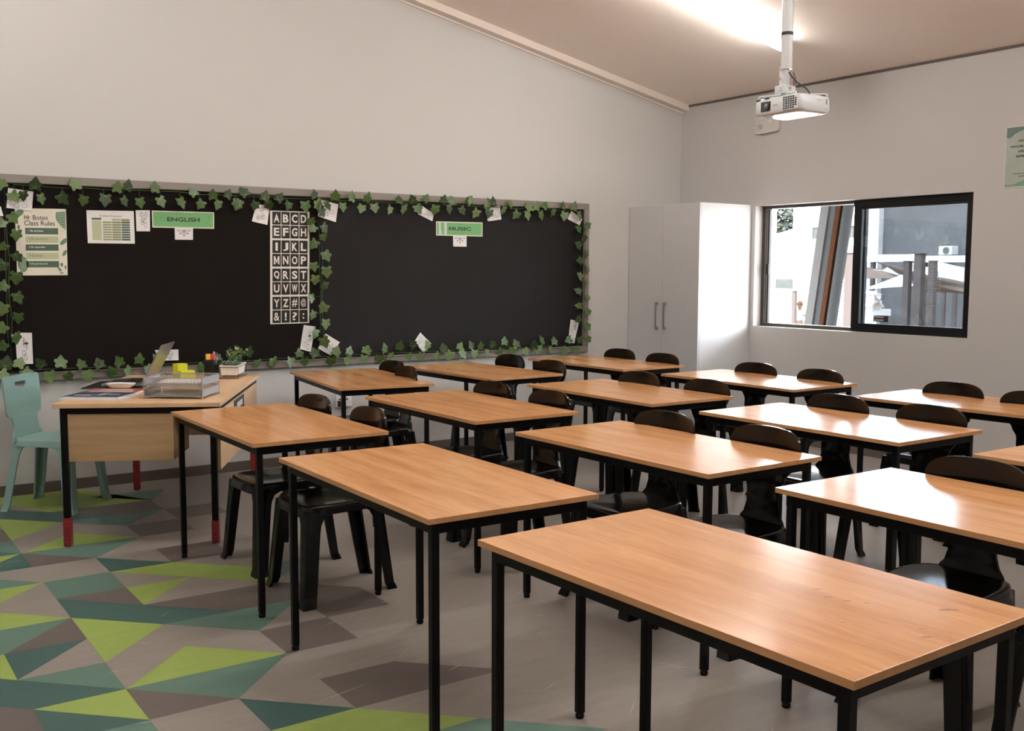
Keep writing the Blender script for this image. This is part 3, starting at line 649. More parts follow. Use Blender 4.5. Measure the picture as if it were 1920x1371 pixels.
def leg_mesh(mb,top,bot,sx,sy,wt,wb,th=.011,flare=True):
    """angle-section leg; its outer corner runs from top to bottom"""
    rings=[]; N=14
    for i in range(N+1):
        u=i/N; p=Vector(top).lerp(Vector(bot),u)
        w=wt+(wb-wt)*u; d=(top[2]-p.z)
        w+= .075*math.exp(-d/.018)
        fl=.004 if (flare and i==N) else 0.
        c=(p.x+sx*fl,p.y+sy*fl)
        ax,ay=-sx,-sy
        w+=fl
        def q(a,b): return (c[0]+ax*a,c[1]+ay*b,p.z)
        rings.append([q(0,.008),q(.0025,.0025),q(.008,0),q(w,0),q(w,th),q(th,th),q(th,w),q(0,w)])
    # lofted with a short foot rim
    last=[(v[0]+0,v[1]+0,v[2]) for v in rings[-1]]; rings[-1]=[(v[0],v[1],v[2]+.014) for v in rings[-1]]
    rings.append([(v[0]+sx*.004,v[1]+sy*.004,v[2]) for v in last])
    mb.loft(rings)
def make_chair(name,m,teal=False):
    t=thing(name,'x','chair')
    Z=.43
    mb=MB(); seat_mesh(mb,-.205,.175,.192,.165,Z); mb.build('seat',[m],parent=t,smooth=True,angle=50)
    rows=[]
    if not teal:
        K=[(.405,.165,.125),(.43,.168,.112),(.46,.174,.092),(.50,.182,.082),(.56,.194,.084),(.61,.203,.112),(.66,.209,.150),(.70,.212,.173),(.735,.213,.184)]
        zs=[.405+.33*i/22 for i in range(23)]
        for z in zs:
            x,w=smooth_profile(K,z); rows.append((z,x,w,max(0,min(1,(z-.45)/.2))))
        for i in range(1,13):   # rounded crown
            a=PI/2*i/12.6; rows.append((.735+.070*math.sin(a),.213+.002*math.sin(a),.184*max(.05,math.cos(a))**.55,1.*math.cos(a)**.7))
        mb=MB(); back_mesh(mb,rows,curl=.035)
    else:
        K=[(.405,.165,.155),(.43,.168,.145),(.47,.176,.125),(.52,.186,.122),(.545,.19,.130),(.565,.194,.172),(.60,.198,.178),(.70,.206,.182),(.79,.212,.182)]
        zs=[.405+.36*i/40 for i in range(41)]
        for z in zs:
            x,w=smooth_profile(K,z); rows.append((z,x,w,.5*max(0,min(1,(z-.45)/.2))))
        for i in range(1,9):
            a=PI/2*i/8.5; rows.append((.765+.03*math.sin(a),.211,.182-.03*(1-math.cos(a)),.5))
        mb=MB(); back_mesh(mb,rows,ns=40,curl=.02,hole=lambda y,z: abs(y)<.060 and .722<z<.758 and (z-.722)>.02*(abs(y)/.06)**4)
    mb.build('backrest',[m],parent=t,smooth=True,angle=50)
    for sy in (-1,1):
        mb=MB(); leg_mesh(mb,(-.196,sy*.186,Z-.028),(-.228,sy*.222,0),-1,sy,.066,.056); mb.build('leg',[m],parent=t,smooth=True,angle=35)
        mb=MB(); leg_mesh(mb,(.178,sy*(.150),Z-.028),(.238,sy*(.145 if not teal else .185),0),1,sy,.056,.044); mb.build('leg',[m],parent=t,smooth=True,angle=35)
    return t
CH=[ # x,y of chair centre, yaw, label
(1.881,4.705,.03,"black chair at the table by the teacher's desk, nearer the board"),
(1.892,4.144,-.02,"black chair at the table by the teacher's desk, nearer the camera"),
(3.120,6.225,.0,"farther of two overlapping black chairs at the turned table below the board"),
(3.002,5.830,-.12,"nearer of two overlapping black chairs at the turned table below the board"),
(2.968,4.745,.02,"black chair, left of the pair behind the table next to the turned table"),
(2.966,4.215,-.02,"black chair, right of the pair behind the table next to the turned table"),
(2.922,3.298,.03,"left one of the two black chairs behind the middle table with a faint sheen"),
(2.956,2.757,-.02,"right one of the two black chairs behind the middle table with a faint sheen"),
(2.989,1.870,.02,"large round-backed black chair at the far right, behind the nearest glare-covered table"),
(2.990,1.350,0.,"black chair cut off by the right frame edge, only its legs showing under the table"),
(4.100,6.219,.02,"black chair just below the board's frame, left of the pair at that table"),
(4.066,5.680,-.03,"black chair just below the board's bottom right corner, right of its pair"),
(4.041,4.723,.02,"left one of the two black chairs behind the plain table of the third row"),
(4.062,4.173,-.02,"right one of the two black chairs behind the plain table of the third row"),
(4.093,3.284,.02,"left one of the two black chairs behind the table wholly white with glare"),
(4.112,2.781,-.02,"right one of the two black chairs behind the table wholly white with glare"),
(5.174,6.229,.02,"left one of the two farthest black chairs before the cabinet doors"),
(5.150,5.714,-.02,"right one of the two farthest black chairs before the cabinet doors"),
(5.134,4.764,.02,"left of the two black chairs below the window's left end"),
(5.122,4.224,-.02,"right of the two black chairs below the window's left end"),
(5.123,3.299,.02,"black chair at the right below the window's right end, back fully seen"),
(5.061,2.801,0.,"black chair at the far right wall with only a corner of its back in frame"),
]
cp=make_chair('plastic_chair',M['chair'])
for k,(x,y,a,lb) in enumerate(CH):
    o=cp if k==0 else copy_tree(cp)
    o.location=(x,y,0); o.rotation_euler=(0,0,a); tag(o,lb,'chair','black plastic chairs at the tables')
tc_=make_chair('plastic_chair',M['teal'],True)
tag(tc_,"teal plastic teacher's chair with a handle slot, left of the desk",'chair')
# rear legs at (.922,6.577),(1.144,6.838); faces (.755,-.656)
tc_.location=(1.197,6.573,0); tc_.rotation_euler=(0,0,math.atan2(-.656,.755)+PI)
# ------------------------------------------------------------ display board
t=thing('display_board','long black felt display board in a taupe frame, hung with ivy and papers','board',(3.1,7.0,1.36))
BX0,BX1,BZ0,BZ1=-1.35,5.637,.722,2.006
mb=MB()
mb.box((BX0,6.985,BZ1-.052),(BX1,YB,BZ1)); mb.box((BX0,6.985,BZ0),(BX1,YB,BZ0+.052)); mb.box((BX1-.055,6.985,BZ0+.052),(BX1,YB,BZ1-.052)); mb.box((BX0,6.985,BZ0+.052),(BX0+.055,YB,BZ1-.052))
kid(mb,'frame',[M['bframe']],t,bevel=.003)
for a,b,m in ((BX0+.055,1.043,'felt'),(1.048,3.118,'felt'),(3.123,BX1-.055,'felt2')):
    mb=MB(); mb.box((a,7.0,BZ0+.052),(b,7.012,BZ1-.052)); kid(mb,'felt_panel',[M[m]],t)
for xs in (1.043,3.118): mb=MB(); mb.box((xs,7.004,BZ0+.052),(xs+.005,7.012,BZ1-.052)); kid(mb,'seam',[M['blk2']],t)

def sheet(name,label,cat,q,m,group=None,d=.0035,th=.0006,curl=0.):
    """a paper on the board: q = corners TL,TR,BR,BL in (x,z); returns thing, mapping"""
    cx=sum(p[0] for p in q)/4; cz=sum(p[1] for p in q)/4
    t=thing(name,label,cat,(cx,7.0-d,cz),0,group)
    def P0(s_,v,y=0.):   # s right, v up, both 0..1
        a=Vector(q[3]).lerp(Vector(q[2]),s_); b=Vector(q[0]).lerp(Vector(q[1]),s_); p=a.lerp(b,v)
        c=curl*((s_-.5)**2+(v-.5)**2)*.02
        return Vector((p.x,7.0-d-th/2-c-y,p.y))
    n=6; mb=MB(); vs=[P0(i/n,j/n) for j in range(n+1) for i in range(n+1)]; vs+=[v+Vector((0,th,0)) for v in vs]; B=(n+1)**2; fs=[]
    for j in range(n):
        for i in range(n):
            a=j*(n+1)+i; fs.append((a,a+1,a+n+2,a+n+1)); fs.append((B+a+n+1,B+a+n+2,B+a+1,B+a))
    for i in range(n):
        for a,b in ((i,i+1),(n*(n+1)+i+1,n*(n+1)+i),((i+1)*(n+1),i*(n+1)),(i*(n+1)+n,(i+1)*(n+1)+n)): fs.append((b,a,a+B,b+B))
    mb.add(vs,fs); kid(mb,'paper',[m],t)
    return t,P0
def lay(P0,y): return lambda a,b: P0(a,b,y)
def quad(mb,P,x0,y0,x1,y1,mi=0,n=4):
    vs=[];fs=[]
    for j in range(n+1):
        for i in range(n+1): vs.append(P(x0+(x1-x0)*i/n,y0+(y1-y0)*j/n))
    for j in range(n):
        for i in range(n): a=j*(n+1)+i; fs.append((a,a+1,a+n+2,a+n+1))
    mb.add(vs,fs,mi)
def ell(mb,P,cx,cy,rx,ry,ang=0,mi=0,n=16,leaf=False):
    pts=[]
    for k in range(n):
        t_=2*PI*k/n; X,Y=rx*math.cos(t_),ry*math.sin(t_)*(1 if not leaf else abs(math.sin(t_))**.5)
        pts.append(P(min(.995,max(.005,cx+X*math.cos(ang)-Y*math.sin(ang))),min(.995,max(.005,cy+X*math.sin(ang)+Y*math.cos(ang)))))
    mb.add(pts,[list(range(n))],mi)
# class rules
t,P=sheet('class_rules_poster','cream class rules poster with green bars near the left end of the board','poster',[(1.098,1.800),(1.394,1.805),(1.390,1.387),(1.096,1.385)],M['cream'])
A1,A2=lay(P,.0004),lay(P,.0008)
mb=MB()
for y,c in ((.615,0),(.49,1),(.37,0),(.245,1),(.12,0)): quad(mb,A1,.185,y,.83,y+.095,c)
kid(mb,'bar',[M['dgreen'],M['lgreen']],t)
mb=MB(); put_text(mb,'Mr Botes',A2,.17,.83,.46,.07,.006); put_text(mb,'Class Rules',A2,.17,.745,.60,.075,.006); kid(mb,'title_lettering',[M['ink']],t,fix=False)
mb=MB()
for s_,y,w in (('1. Be courteous.',.652,.29),('3. Be responsible.',.405,.32),('5. Do your best work.',.155,.36)): put_text(mb,s_,A2,.25,y,w,.034,.01)
kid(mb,'rule_lettering',[M['paper']],t,fix=False)
mb=MB()
for s_,y,w in (('2. Be a good friend.',.527,.38),('4. Be honest.',.282,.26)): put_text(mb,s_,A2,.25,y,w,.034,.01)
kid(mb,'rule_lettering',[M['sage']],t,fix=False)
def pr(*a):
    mb=MB(); ell(mb,A1,*a); kid(mb,'leaf_print',[M['sage']],t)
mb=MB()
mb.add([A1(a,b) for a,b in ((.80,.955),(.985,.955),(.985,.69),(.93,.71),(.86,.77),(.80,.83),(.785,.89))],[list(range(7))]); kid(mb,'leaf_print',[M['sage']],t)
for q in ((.08,.93,.09,.05,.3),(.06,.72,.025,.035),(.12,.17,.10,.12,.3),(.94,.51,.09,.035,.5),(.95,.335,.06,.03,.8),(.885,.16,.03,.03),(.84,.09,.05,.02,-.7),(.96,.12,.02,.03),(.88,.035,.04,.01)): pr(*q)
mb=MB()
for k in range(9): stroke(mb,[(.80+.01*k,.945-.035*k),(.985,.965-.035*k)],A2,.0035)
for k in range(6): stroke(mb,[(.07,.20-.025*k),(.2,.25-.03*k)],A2,.003)
kid(mb,'leaf_vein_print',[M['lgreen']],t,fix=False)
# punctuation table chart
t,P=sheet('chart_sheet','white chart with a green table of rows, next to the class rules poster','poster',[(1.516,1.802),(1.810,1.807),(1.811,1.594),(1.518,1.592)],M['paper'])
A1,A2=lay(P,.0004),lay(P,.0008)
mb=MB(); put_text(mb,'English Pronouns',A2,.27,.80,.47,.06,.02); kid(mb,'title_lettering',[M['inkg']],t,fix=False)
mb=MB(); C_=[(.10,.30),(.325,.515),(.525,.715),(.725,.905)]
quad(mb,A1,.10,.715,.30,.775,0); quad(mb,A1,.525,.69,.715,.76,1); quad(mb,A1,.725,.68,.905,.75,2)
quad(mb,A1,.10,.10,.30,.695,1)
for r in range(8):
    y=.625-.0745*r
    for c,mi in ((1,1),(2,2),(3,0)): quad(mb,A1,C_[c][0],y-.012,C_[c][1],y+.045,mi if c>1 else 1); quad(mb,A2,C_[c][0],y,C_[c][1],y+.028,(2,2,0)[c-1] if c<3 else 0)
kid(mb,'table_print',[M['dgreen'],M['lgreen'],M['mgreen']],t)
t,P=sheet('drawing_sheet','narrow white line drawing between the table chart and the ENGLISH sign','drawing',[(1.822,1.813),(1.914,1.816),(1.911,1.677),(1.824,1.676)],M['paper'])
def doodle(t,P,seed,n=7,dark=False):
    rs=random.Random(seed); mb=MB(); A=lay(P,.0004)
    for k in range(n):
        x,y=rs.uniform(.25,.75),rs.uniform(.15,.85); a=rs.uniform(0,6); pts=[]
        for q in range(9):
            r=rs.uniform(.06,.10)+.02*q*.3; pts.append((min(.93,max(.07,x+r*math.cos(a+q*.8))),min(.93,max(.07,y+r*math.sin(a+q*.8)))))
        stroke(mb,pts,A,.010 if not dark else .014)
    kid(mb,'drawn_lines',[M['inkg']],t,fix=False)
doodle(t,P,2,9)
def sign(label,q,word,seed,wx,ww):
    t,P=sheet('subject_sign',label,'sign',q,M['cream'],'green subject signs')
    A0,A1,A2=lay(P,.0004),lay(P,.0008),lay(P,.0012)
    mb=MB(); quad(mb,A0,.017,.07,.983,.93); kid(mb,'green_field',[M['green']],t)
    mb=MB(); put_text(mb,word,A2,wx,.38,ww,.26,.028); kid(mb,'lettering',[M['ink']],t,fix=False)
    return t,A1
t,A1=sign('green ENGLISH sign with white border, book and pencil outlines',[(1.926,1.815),(2.345,1.818),(2.342,1.705),(1.927,1.703)],'ENGLISH',1,.235,.525)
mb=MB()
stroke(mb,[(.07,.40),(.07,.66),(.10,.70),(.13,.67),(.16,.70),(.19,.66),(.19,.40),(.13,.385),(.07,.40)],A1,.004); stroke(mb,[(.13,.385),(.13,.67)],A1,.003)
stroke(mb,[(.38,.75),(.60,.75),(.62,.87),(.38,.87),(.38,.75)],A1,.004); stroke(mb,[(.38,.16),(.55,.16),(.64,.21),(.55,.28),(.40,.28),(.36,.22),(.38,.16)],A1,.004)
stroke(mb,[(.86,.28),(.92,.55),(.90,.80),(.95,.72)],A1,.004); stroke(mb,[(.83,.24),(.93,.26)],A1,.004); stroke(mb,[(.08,.85),(.14,.80),(.20,.86)],A1,.003)
kid(mb,'outline_print',[M['greenink']],t,fix=False)
t,A1=sign('green MUSIC sign with shiny laminate, on the right part of the board',[(4.106,1.809),(4.540,1.813),(4.540,1.700),(4.106,1.699)],'MUSIC',2,.27,.48)
mb=MB()
for k in range(6): stroke(mb,[(.40+.037*k,.12),(.40+.037*k,.24)],A1,.007)
stroke(mb,[(.515,.80),(.515,.90)],A1,.008); ell(mb,A1,.512,.80,.012,.03)
stroke(mb,[(.80,.30),(.93,.34)],A1,.004); stroke(mb,[(.80,.72),(.92,.76)],A1,.003); kid(mb,'outline_print',[M['greenink']],t,fix=False)
mb=MB(); quad(mb,A1,.055,.38,.10,.93); quad(mb,A1,.17,.08,.225,.93); quad(mb,A1,.06,.08,.115,.36); kid(mb,'tape_strip',[M['tape']],t)
def flower(label,q):
    t,P=sheet('flower_drawing',label,'drawing',q,M['paper'],'flower drawings under the signs'); A=lay(P,.0004); mb=MB()
    for a,l in ((PI*1.02,.40),(PI*1.27,.36),(PI*1.5,.42),(PI*1.73,.36),(PI*1.98,.40)):
        c=(.5,.80); d=(math.cos(a),math.sin(a)*1.25); nx,ny=-math.sin(a)*.065,math.cos(a)*.065
        tip=(c[0]+d[0]*l,c[1]+d[1]*l*1.0); m=(c[0]+d[0]*l*.6,c[1]+d[1]*l*.6)
        stroke(mb,[c,(m[0]+nx,m[1]+ny),tip,(m[0]-nx,m[1]-ny),c],A,.012)
        mb.add([A(m[0]+d[0]*l*.1+nx*.7,m[1]+d[1]*l*.1+ny*.7),A(*tip),A(m[0]+d[0]*l*.1-nx*.7,m[1]+d[1]*l*.1-ny*.7)],[(0,1,2)])
    kid(mb,'petals',[M['inkg']],t,fix=False)
flower('small white flower drawing hanging under the ENGLISH sign',[(2.074,1.704),(2.197,1.707),(2.195,1.627),(2.074,1.626)])
flower('small white flower drawing hanging under the MUSIC sign',[(4.262,1.701),(4.388,1.702),(4.388,1.616),(4.263,1.616)])
# alphabet chart of four laminated sheets
ABC=['ABCDEFGH','IJKLMNOP','QRSTUVWX','YZ#@&!?:']
for k,w in enumerate(ABC):
    z0,z1=1.8445-.2015*k,1.8445-.2015*(k+1)
    o_=.0035*k
    t,P=sheet('alphabet_sheet','black letter chart page from %s to %s%s'%(w[0],{0:'H',1:'P',2:'X',3:'the colon'}[k],(', topmost of the four pages','','',', lowest of the four pages')[k]),'poster',[(2.747-o_,z0),(3.045-o_,z0+.001),(3.0415-o_,z1+.001),(2.7435-o_,z1)],M['ivory'],'alphabet chart pages')
    A1,A2=lay(P,.0004),lay(P,.0008); mb=MB(); ml=MB()
    for i,ch in enumerate(w):
        c,r=i%4,i//4; x0,x1=.055+.2285*c,.055+.2285*c+.212; y1=.965-.478*r; y0=y1-.452
        quad(mb,A1,x0,y0,x1,y1,0,2)
        nar={'I':.3,'J':.62,'!':.22,':':.22,'?':.6}.get(ch,.66); ww=(x1-x0)*nar; cx=(x0+x1)/2
        hh=.29 if ch!=':' else .2
        put_text(ml,ch,A2,cx-ww/2,(y0+y1)/2-hh/2,ww,hh,.032 if ch not in '@#&?' else .012)
    kid(mb,'letter_tile',[M['tile']],t); kid(ml,'lettering',[M['ivory']],t,fix=False)
# loose papers
def note(label,q,seed,n=7,cat='paper'):
    t,P=sheet('paper_note',label,cat,q,M['paper'],'white drawings pinned among the ivy',d=.005,curl=.6)
    doodle(t,P,seed,n); return t
note('white paper pinned at the top left corner of the board under two ivy leaves',[(1.064,1.921),(1.206,1.905),(1.194,1.786),(1.050,1.799)],3,5)
note('white paper cut by the left frame edge beside the class rules poster',[(.90,1.804),(1.019,1.806),(1.032,1.749),(.90,1.743)],4,4)
t=note('tall white paper with two mushroom drawings at the lower left of the board',[(1.070,1.030),(1.166,1.027),(1.166,.831),(1.075,.833)],5,3)
note('white paper behind the open laptop at the bottom of the board',[(1.918,.887),(2.075,.885),(2.075,.811),(1.948,.814)],6,10)
note('tilted white paper left of the letter chart, under ivy leaves',[(2.646,1.892),(2.742,1.869),(2.723,1.742),(2.609,1.764)],7,9)
note('tilted white paper at the top, just right of the letter chart',[(3.136,1.936),(3.272,1.908),(3.249,1.777),(3.106,1.816)],8,7)
note('small slanting white paper above the left end of the MUSIC sign',[(3.975,1.925),(4.085,1.868),(4.069,1.809),(3.940,1.860)],9,5)
note('square white paper above the right end of the MUSIC sign',[(4.567,1.932),(4.705,1.952),(4.719,1.843),(4.585,1.823)],10,6)
note('small tilted white paper in the top right corner of the board',[(5.442,1.940),(5.562,1.871),(5.534,1.818),(5.402,1.867)],12,6)
note('narrow white paper with a mushroom drawing in the bottom right corner of the board',[(5.444,1.008),(5.539,.988),(5.487,.800),(5.421,.808)],13,4)
note('diamond-tilted white paper at the bottom middle of the right board half',[(3.956,.942),(4.053,.853),(3.987,.778),(3.905,.874)],14,4)
note('white paper with mushroom drawings just below the letter chart',[(2.985,1.027),(3.077,1.012),(3.036,.828),(2.954,.852)],15,4)
note('tilted white paper below the ivy column, right of the mushroom drawings',[(3.156,.959),(3.269,.890),(3.198,.792),(3.094,.851)],16,4)
for (cx,cz,r) in ((1.125,.99,.02),(1.137,.945,.022),(3.03,.975,.018),(3.035,.93,.018),(5.49,.93,.018)):   # mushroom caps drawn on the notes
    pass
def caps(noteobj,pts):
    mb=MB()
    for cx,cz,r in pts:
        mb.add([(cx+r*math.cos(PI*k/8),6.9935,cz+r*.7*math.sin(PI*k/8)) for k in range(9)],[list(range(9))])
        mb.box((cx-.0015,6.9933,cz-.035),(cx+.0015,6.9936,cz))
    kid(mb,'mushroom_print',[M['ink']],noteobj,fix=False)
N_={o['label']:o for o in bpy.data.objects if o.name.startswith('paper_note')}
def byl(s_): return [o for l,o in N_.items() if s_ in l][0]
caps(byl('two mushroom'),[(1.118,1.0,.018),(1.134,.955,.02)]); caps(byl('just below the letter'),[(3.03,.985,.016),(3.035,.94,.016)]); caps(byl('bottom right corner'),[(5.50,.945,.015)])

# ------------------------------------------------------------ ivy garlands
def leaf_geo(var):
    rs=random.Random(var)
    # half outline of a five-lobed leaf, tip at +u, stem at origin
    H=[(0,0),(-.10,.16),(-.16,.33),(-.02,.44),(.13,.40),(.22,.36),(.34,.50),(.52,.44),(.58,.27),(.74,.20),(1.0,0)]
    H=[(a+rs.uniform(-.02,.02)*(0<i<10),b*(1+rs.uniform(-.08,.08))) for i,(a,b) in enumerate(H)]
    up=H; dn=[(a+rs.uniform(-.02,.02),-b) for a,b in H[1:-1]][::-1]
    return up,dn
LG=[leaf_geo(i) for i in range(6)]
def leaf_mesh(mb,T,var,size):
    up,dn=LG[var%6]; n=len(up); rs=random.Random(var*7+1); b=rs.uniform(.10,.28); dr=rs.uniform(.02,.14)
    mid=[(a,0) for a,_ in up]; vs=[];
    def z(a,bb): return b*abs(bb)*.55-dr*(a-.3)**2*1.4+.06*math.sin(9*a+4*bb)*abs(bb)
    U=[(a,bb,z(a,bb)) for a,bb in up]; Mi=[(max(0,a*.96),0,z(a,0)-.0) for a,_ in up]; D_=[(a,-bb,z(a,bb)) for a,bb in up]
    for q in range(len(up)):
        pass
    vs=[Vector(p)*size for p in U]+[Vector(p)*size for p in Mi]+[Vector(p)*size for p in D_]
    fs=[]
    for k in range(n-1): fs.append((k,k+1,n+k+1,n+k)); fs.append((n+k,n+k+1,2*n+k+1,2*n+k))
    mb.add(vs,fs,0,T)
    # pale mid vein and side veins
    def rib(p,q,w):
        p=Vector(p)*size; q=Vector(q)*size; d=(q-p).cross(Vector((0,0,1))).normalized()*w*size; e=Vector((0,0,.012*size))
        mb.add([p-d+e,p+d+e,q+e],[(0,1,2)],1,T)
    rib((0,0,z(0,0)),(.85,0,z(.85,0)),.022)
    for a,bb in ((.08,.38),(.42,.44)):
        for s_ in (1,-1): rib((.05,0,z(.05,0)),(a,s_*bb*.92,z(a,bb)),.014)
GL={'outer_top':'ivy garland of upward leaves along the top of the board frame','inner_top':'ivy garland of hanging leaves inside the top edge of the board',
'left_inner':'short ivy garland hanging beside the class rules poster','left_outer':'ivy garland hanging at the left frame edge of the photo',
'mid_left':'ivy garland hanging along the right side of the letter chart','mid_right':'ivy garland hanging just right of the seam between the board halves',
'right_inner':'ivy garland hanging inside the right edge of the board','right_outer':'ivy garland hanging on the right side of the board frame',
'bottom_inner':'ivy garland lying inside the bottom edge of the board','bottom_outer':'ivy garland drooping over the bottom frame of the board'}
rs=random.Random(21)
for key,(ang,pts) in GARLANDS.items():
    cx=sum(p[0] for p in pts)/len(pts); cz=sum(p[1] for p in pts)/len(pts)
    t=thing('ivy_garland',GL[key],'ivy garland',(cx,6.97,cz),0,'artificial ivy garlands on the board')
    horiz='top' in key or 'bottom' in key
    # the vine runs past the leaf stems
    order=sorted(pts,key=lambda p:p[0] if horiz else -p[1])
    line={'outer_top':1.952,'inner_top':1.938,'bottom_inner':.79,'bottom_outer':.768}.get(key)
    vp=[]
    for p in order:
        if horiz: vp.append((p[0],6.972,line+rs.uniform(-.006,.006)))
        else: vp.append(({'left_inner':1.05,'left_outer':1.03,'mid_left':3.112,'mid_right':3.13,'right_inner':5.566,'right_outer':5.585}[key]+rs.uniform(-.008,.008),6.975,p[1]))
    mb=MB(); mb.tube(vp,.0022,5)
    for p in pts:
        # petiole from the vine to the leaf base
        if horiz: a=(p[0],6.972,line)
        else: a=(vp[0][0],6.975,p[1]+.015)
        mb.tube([a,((a[0]+p[0])/2,6.962,(a[2]+p[1])/2+.004),(p[0],6.958,p[1])],.0013,4)
    kid(mb,'vine',[M['vine']],t)
    for (x,z) in pts:
        a=math.radians(ang+rs.uniform(-38,38)); size=rs.uniform(.066,.084)
        tilt=rs.uniform(-.35,.5); roll=rs.uniform(-.5,.5)
        # leaf plane faces the room (-Y); u axis in the wall plane
        ux=Vector((math.cos(a),0,math.sin(a))); nrm=Vector((0,-1,0)); vy=nrm.cross(ux)
        R3=Matrix((ux,vy,nrm)).transposed().to_4x4()
        L3=Matrix.Rotation(tilt,4,'Y')@Matrix.Rotation(roll,4,'X')
        base=Vector((x,6.957-rs.uniform(0,.02),z))-ux*size*.42
        T_=Matrix.Translation(base)@R3@L3
        mb=MB(); leaf_mesh(mb,T_,rs.randrange(60),size)
        r=rs.random(); m=M['leaf'] if r<.5 else (M['leaf2'] if r<.72 else M['leaf3'])
        if 'bottom_outer'==key and r>.35: m=M['leaf2']
        kid(mb,'leaf',[m,M['vein']],t,smooth=True,angle=60,fix=False)
# ------------------------------------------------------------ teacher's desk
DX,DY,DA=1.002,5.536,-.499; DW,DL,DH=.829,1.46,.745
Dm=Matrix.Translation((DX,DY,0))@Matrix.Rotation(DA,4,'Z')
desk=thing('teacher_desk',"teacher's desk with pale oak top, black legs and red-taped feet",'desk',(DX,DY,0),DA)
def lk(mb,name,mats,t,**k): return mb.build(name,mats,parent=t,**k)      # geometry already local
mb=MB(); mb.box((0,0,DH-.022),(DW,DL,DH)); lk(mb,'desktop',[M['oak']],desk,bevel=.0015)
mb=MB()
mb.box((.03,.03,DH-.056),(DW-.03,.058,DH-.022)); mb.box((.03,DL-.058,DH-.056),(DW-.03,DL-.03,DH-.022)); mb.box((.03,.05,DH-.056),(.058,DL-.05,DH-.022)); mb.box((DW-.042,.05,DH-.045),(DW-.014,DL-.05,DH-.022))
lk(mb,'frame',[M['black']],desk)
for lx,ly,th_ in ((.043,.043,.145),(DW-.043,.043,.115),(.043,DL-.043,.30),(DW-.043,DL-.043,.40)):
    a=.016; mb=MB(); mb.box((lx-a,ly-a,.004),(lx+a,ly+a,DH-.022)); lg=lk(mb,'leg',[M['black']],desk,bevel=.003)
    mb=MB(); b_=a+.0025; n=7
    for k in range(n): z0=.006+k*th_/n; mb.box((lx-b_-.0006*(k%2),ly-b_-.0006*(k%2),z0),(lx+b_+.0006*(k%2),ly+b_+.0006*(k%2),z0+th_/n))
    lk(mb,'red_tape',[M['red']],lg,bevel=.002)
mb=MB(); mb.box((.062,.036,.443),(.585,.054,DH-.056)); lk(mb,'drawer_box_panel',[M['oakf']],desk,bevel=.001)
mb=MB(); mb.box((.062,.054,.443),(.078,.41,DH-.056)); mb.box((.569,.054,.443),(.585,.41,DH-.056)); mb.box((.078,.054,.443),(.569,.41,.459)); mb.box((.078,.394,.459),(.569,.41,DH-.056)); lk(mb,'drawer_box_carcass',[M['oakf']],desk)
mb=MB(); mb.box((DW-.028,.062,.385),(DW-.012,DL-.062,DH-.048)); pan=lk(mb,'modesty_panel',[M['oak']],desk)
mb=MB(); mb.box((.062,DL-.075,.36),(DW-.062,DL-.059,DH-.058)); lk(mb,'rear_panel',[M['oakf']],desk)
mb=MB(); mb.box((DW-.0122,.50,.605),(DW-.0105,.86,.69)); st=lk(mb,'name_plate',[M['stickb']],pan)
mb=MB(); mb.box((DW-.0107,.60,.635),(DW-.0098,.80,.668)); mb.tube([(DW-.0107,.555,.64),(DW-.0098,.555,.64)],.016,14); lk(mb,'name_plate_print',[M['plate']],st)
DZ=DH
def onz_(x,y,z=DZ): return (x,y,z)
U=Vector((math.cos(DA),math.sin(DA),0)); Vv=Vector((-math.sin(DA),math.cos(DA),0))
# a magazine is a slightly fanned slab with printed cover
def magazine(name,label,c,rz,w,l,th,cover,z,prints,grp=None):
    t=thing(name,label,'magazine',(c[0],c[1],z),rz,grp)
    mb=MB(); mb.box((-w/2,-l/2,.0006),(w/2,l/2,th-.0006)); lk(mb,'pages',[M['paper']],t)
    mb=MB(); mb.box((-w/2-.001,-l/2-.001,0),(w/2+.001,l/2+.001,.0006)); mb.box((-w/2-.001,-l/2-.001,th-.0006),(w/2+.001,l/2+.001,th)); mb.box((-w/2-.0016,-l/2-.001,0),(-w/2,l/2+.001,th)); lk(mb,'cover',[cover],t)
    mb=MB()
    for (x0,y0,x1,y1) in prints: mb.box((x0*w-w/2,y0*l-l/2,th),(x1*w-w/2,y1*l-l/2,th+.0004))
    lk(mb,'cover_print',[M['magp']],t)
    return t
rzm=math.atan2(5.495-5.678,1.347-1.108)
magazine('magazine','thin white booklet at the bottom of the magazine stack on the desk',(1.275,5.70),rzm,.33,.24,.006,M['paper'],DZ,[(.1,.1,.5,.15)],'magazines on the desk corner')
magazine('magazine','dark blue magazine on top near the front corner of the desk',(1.275,5.72),rzm-.03,.30,.21,.008,M['magb'],DZ+.006,[(.12,.2,.42,.38),(.5,.3,.6,.8),(.66,.45,.86,.6)],'magazines on the desk corner')
magazine('magazine','red and pink magazine lying behind the blue one on the desk',(1.385,5.895),rzm+.02,.30,.20,.009,M['magr'],DZ,[(.1,.15,.9,.5),(.2,.6,.8,.85)],'magazines on the desk corner')
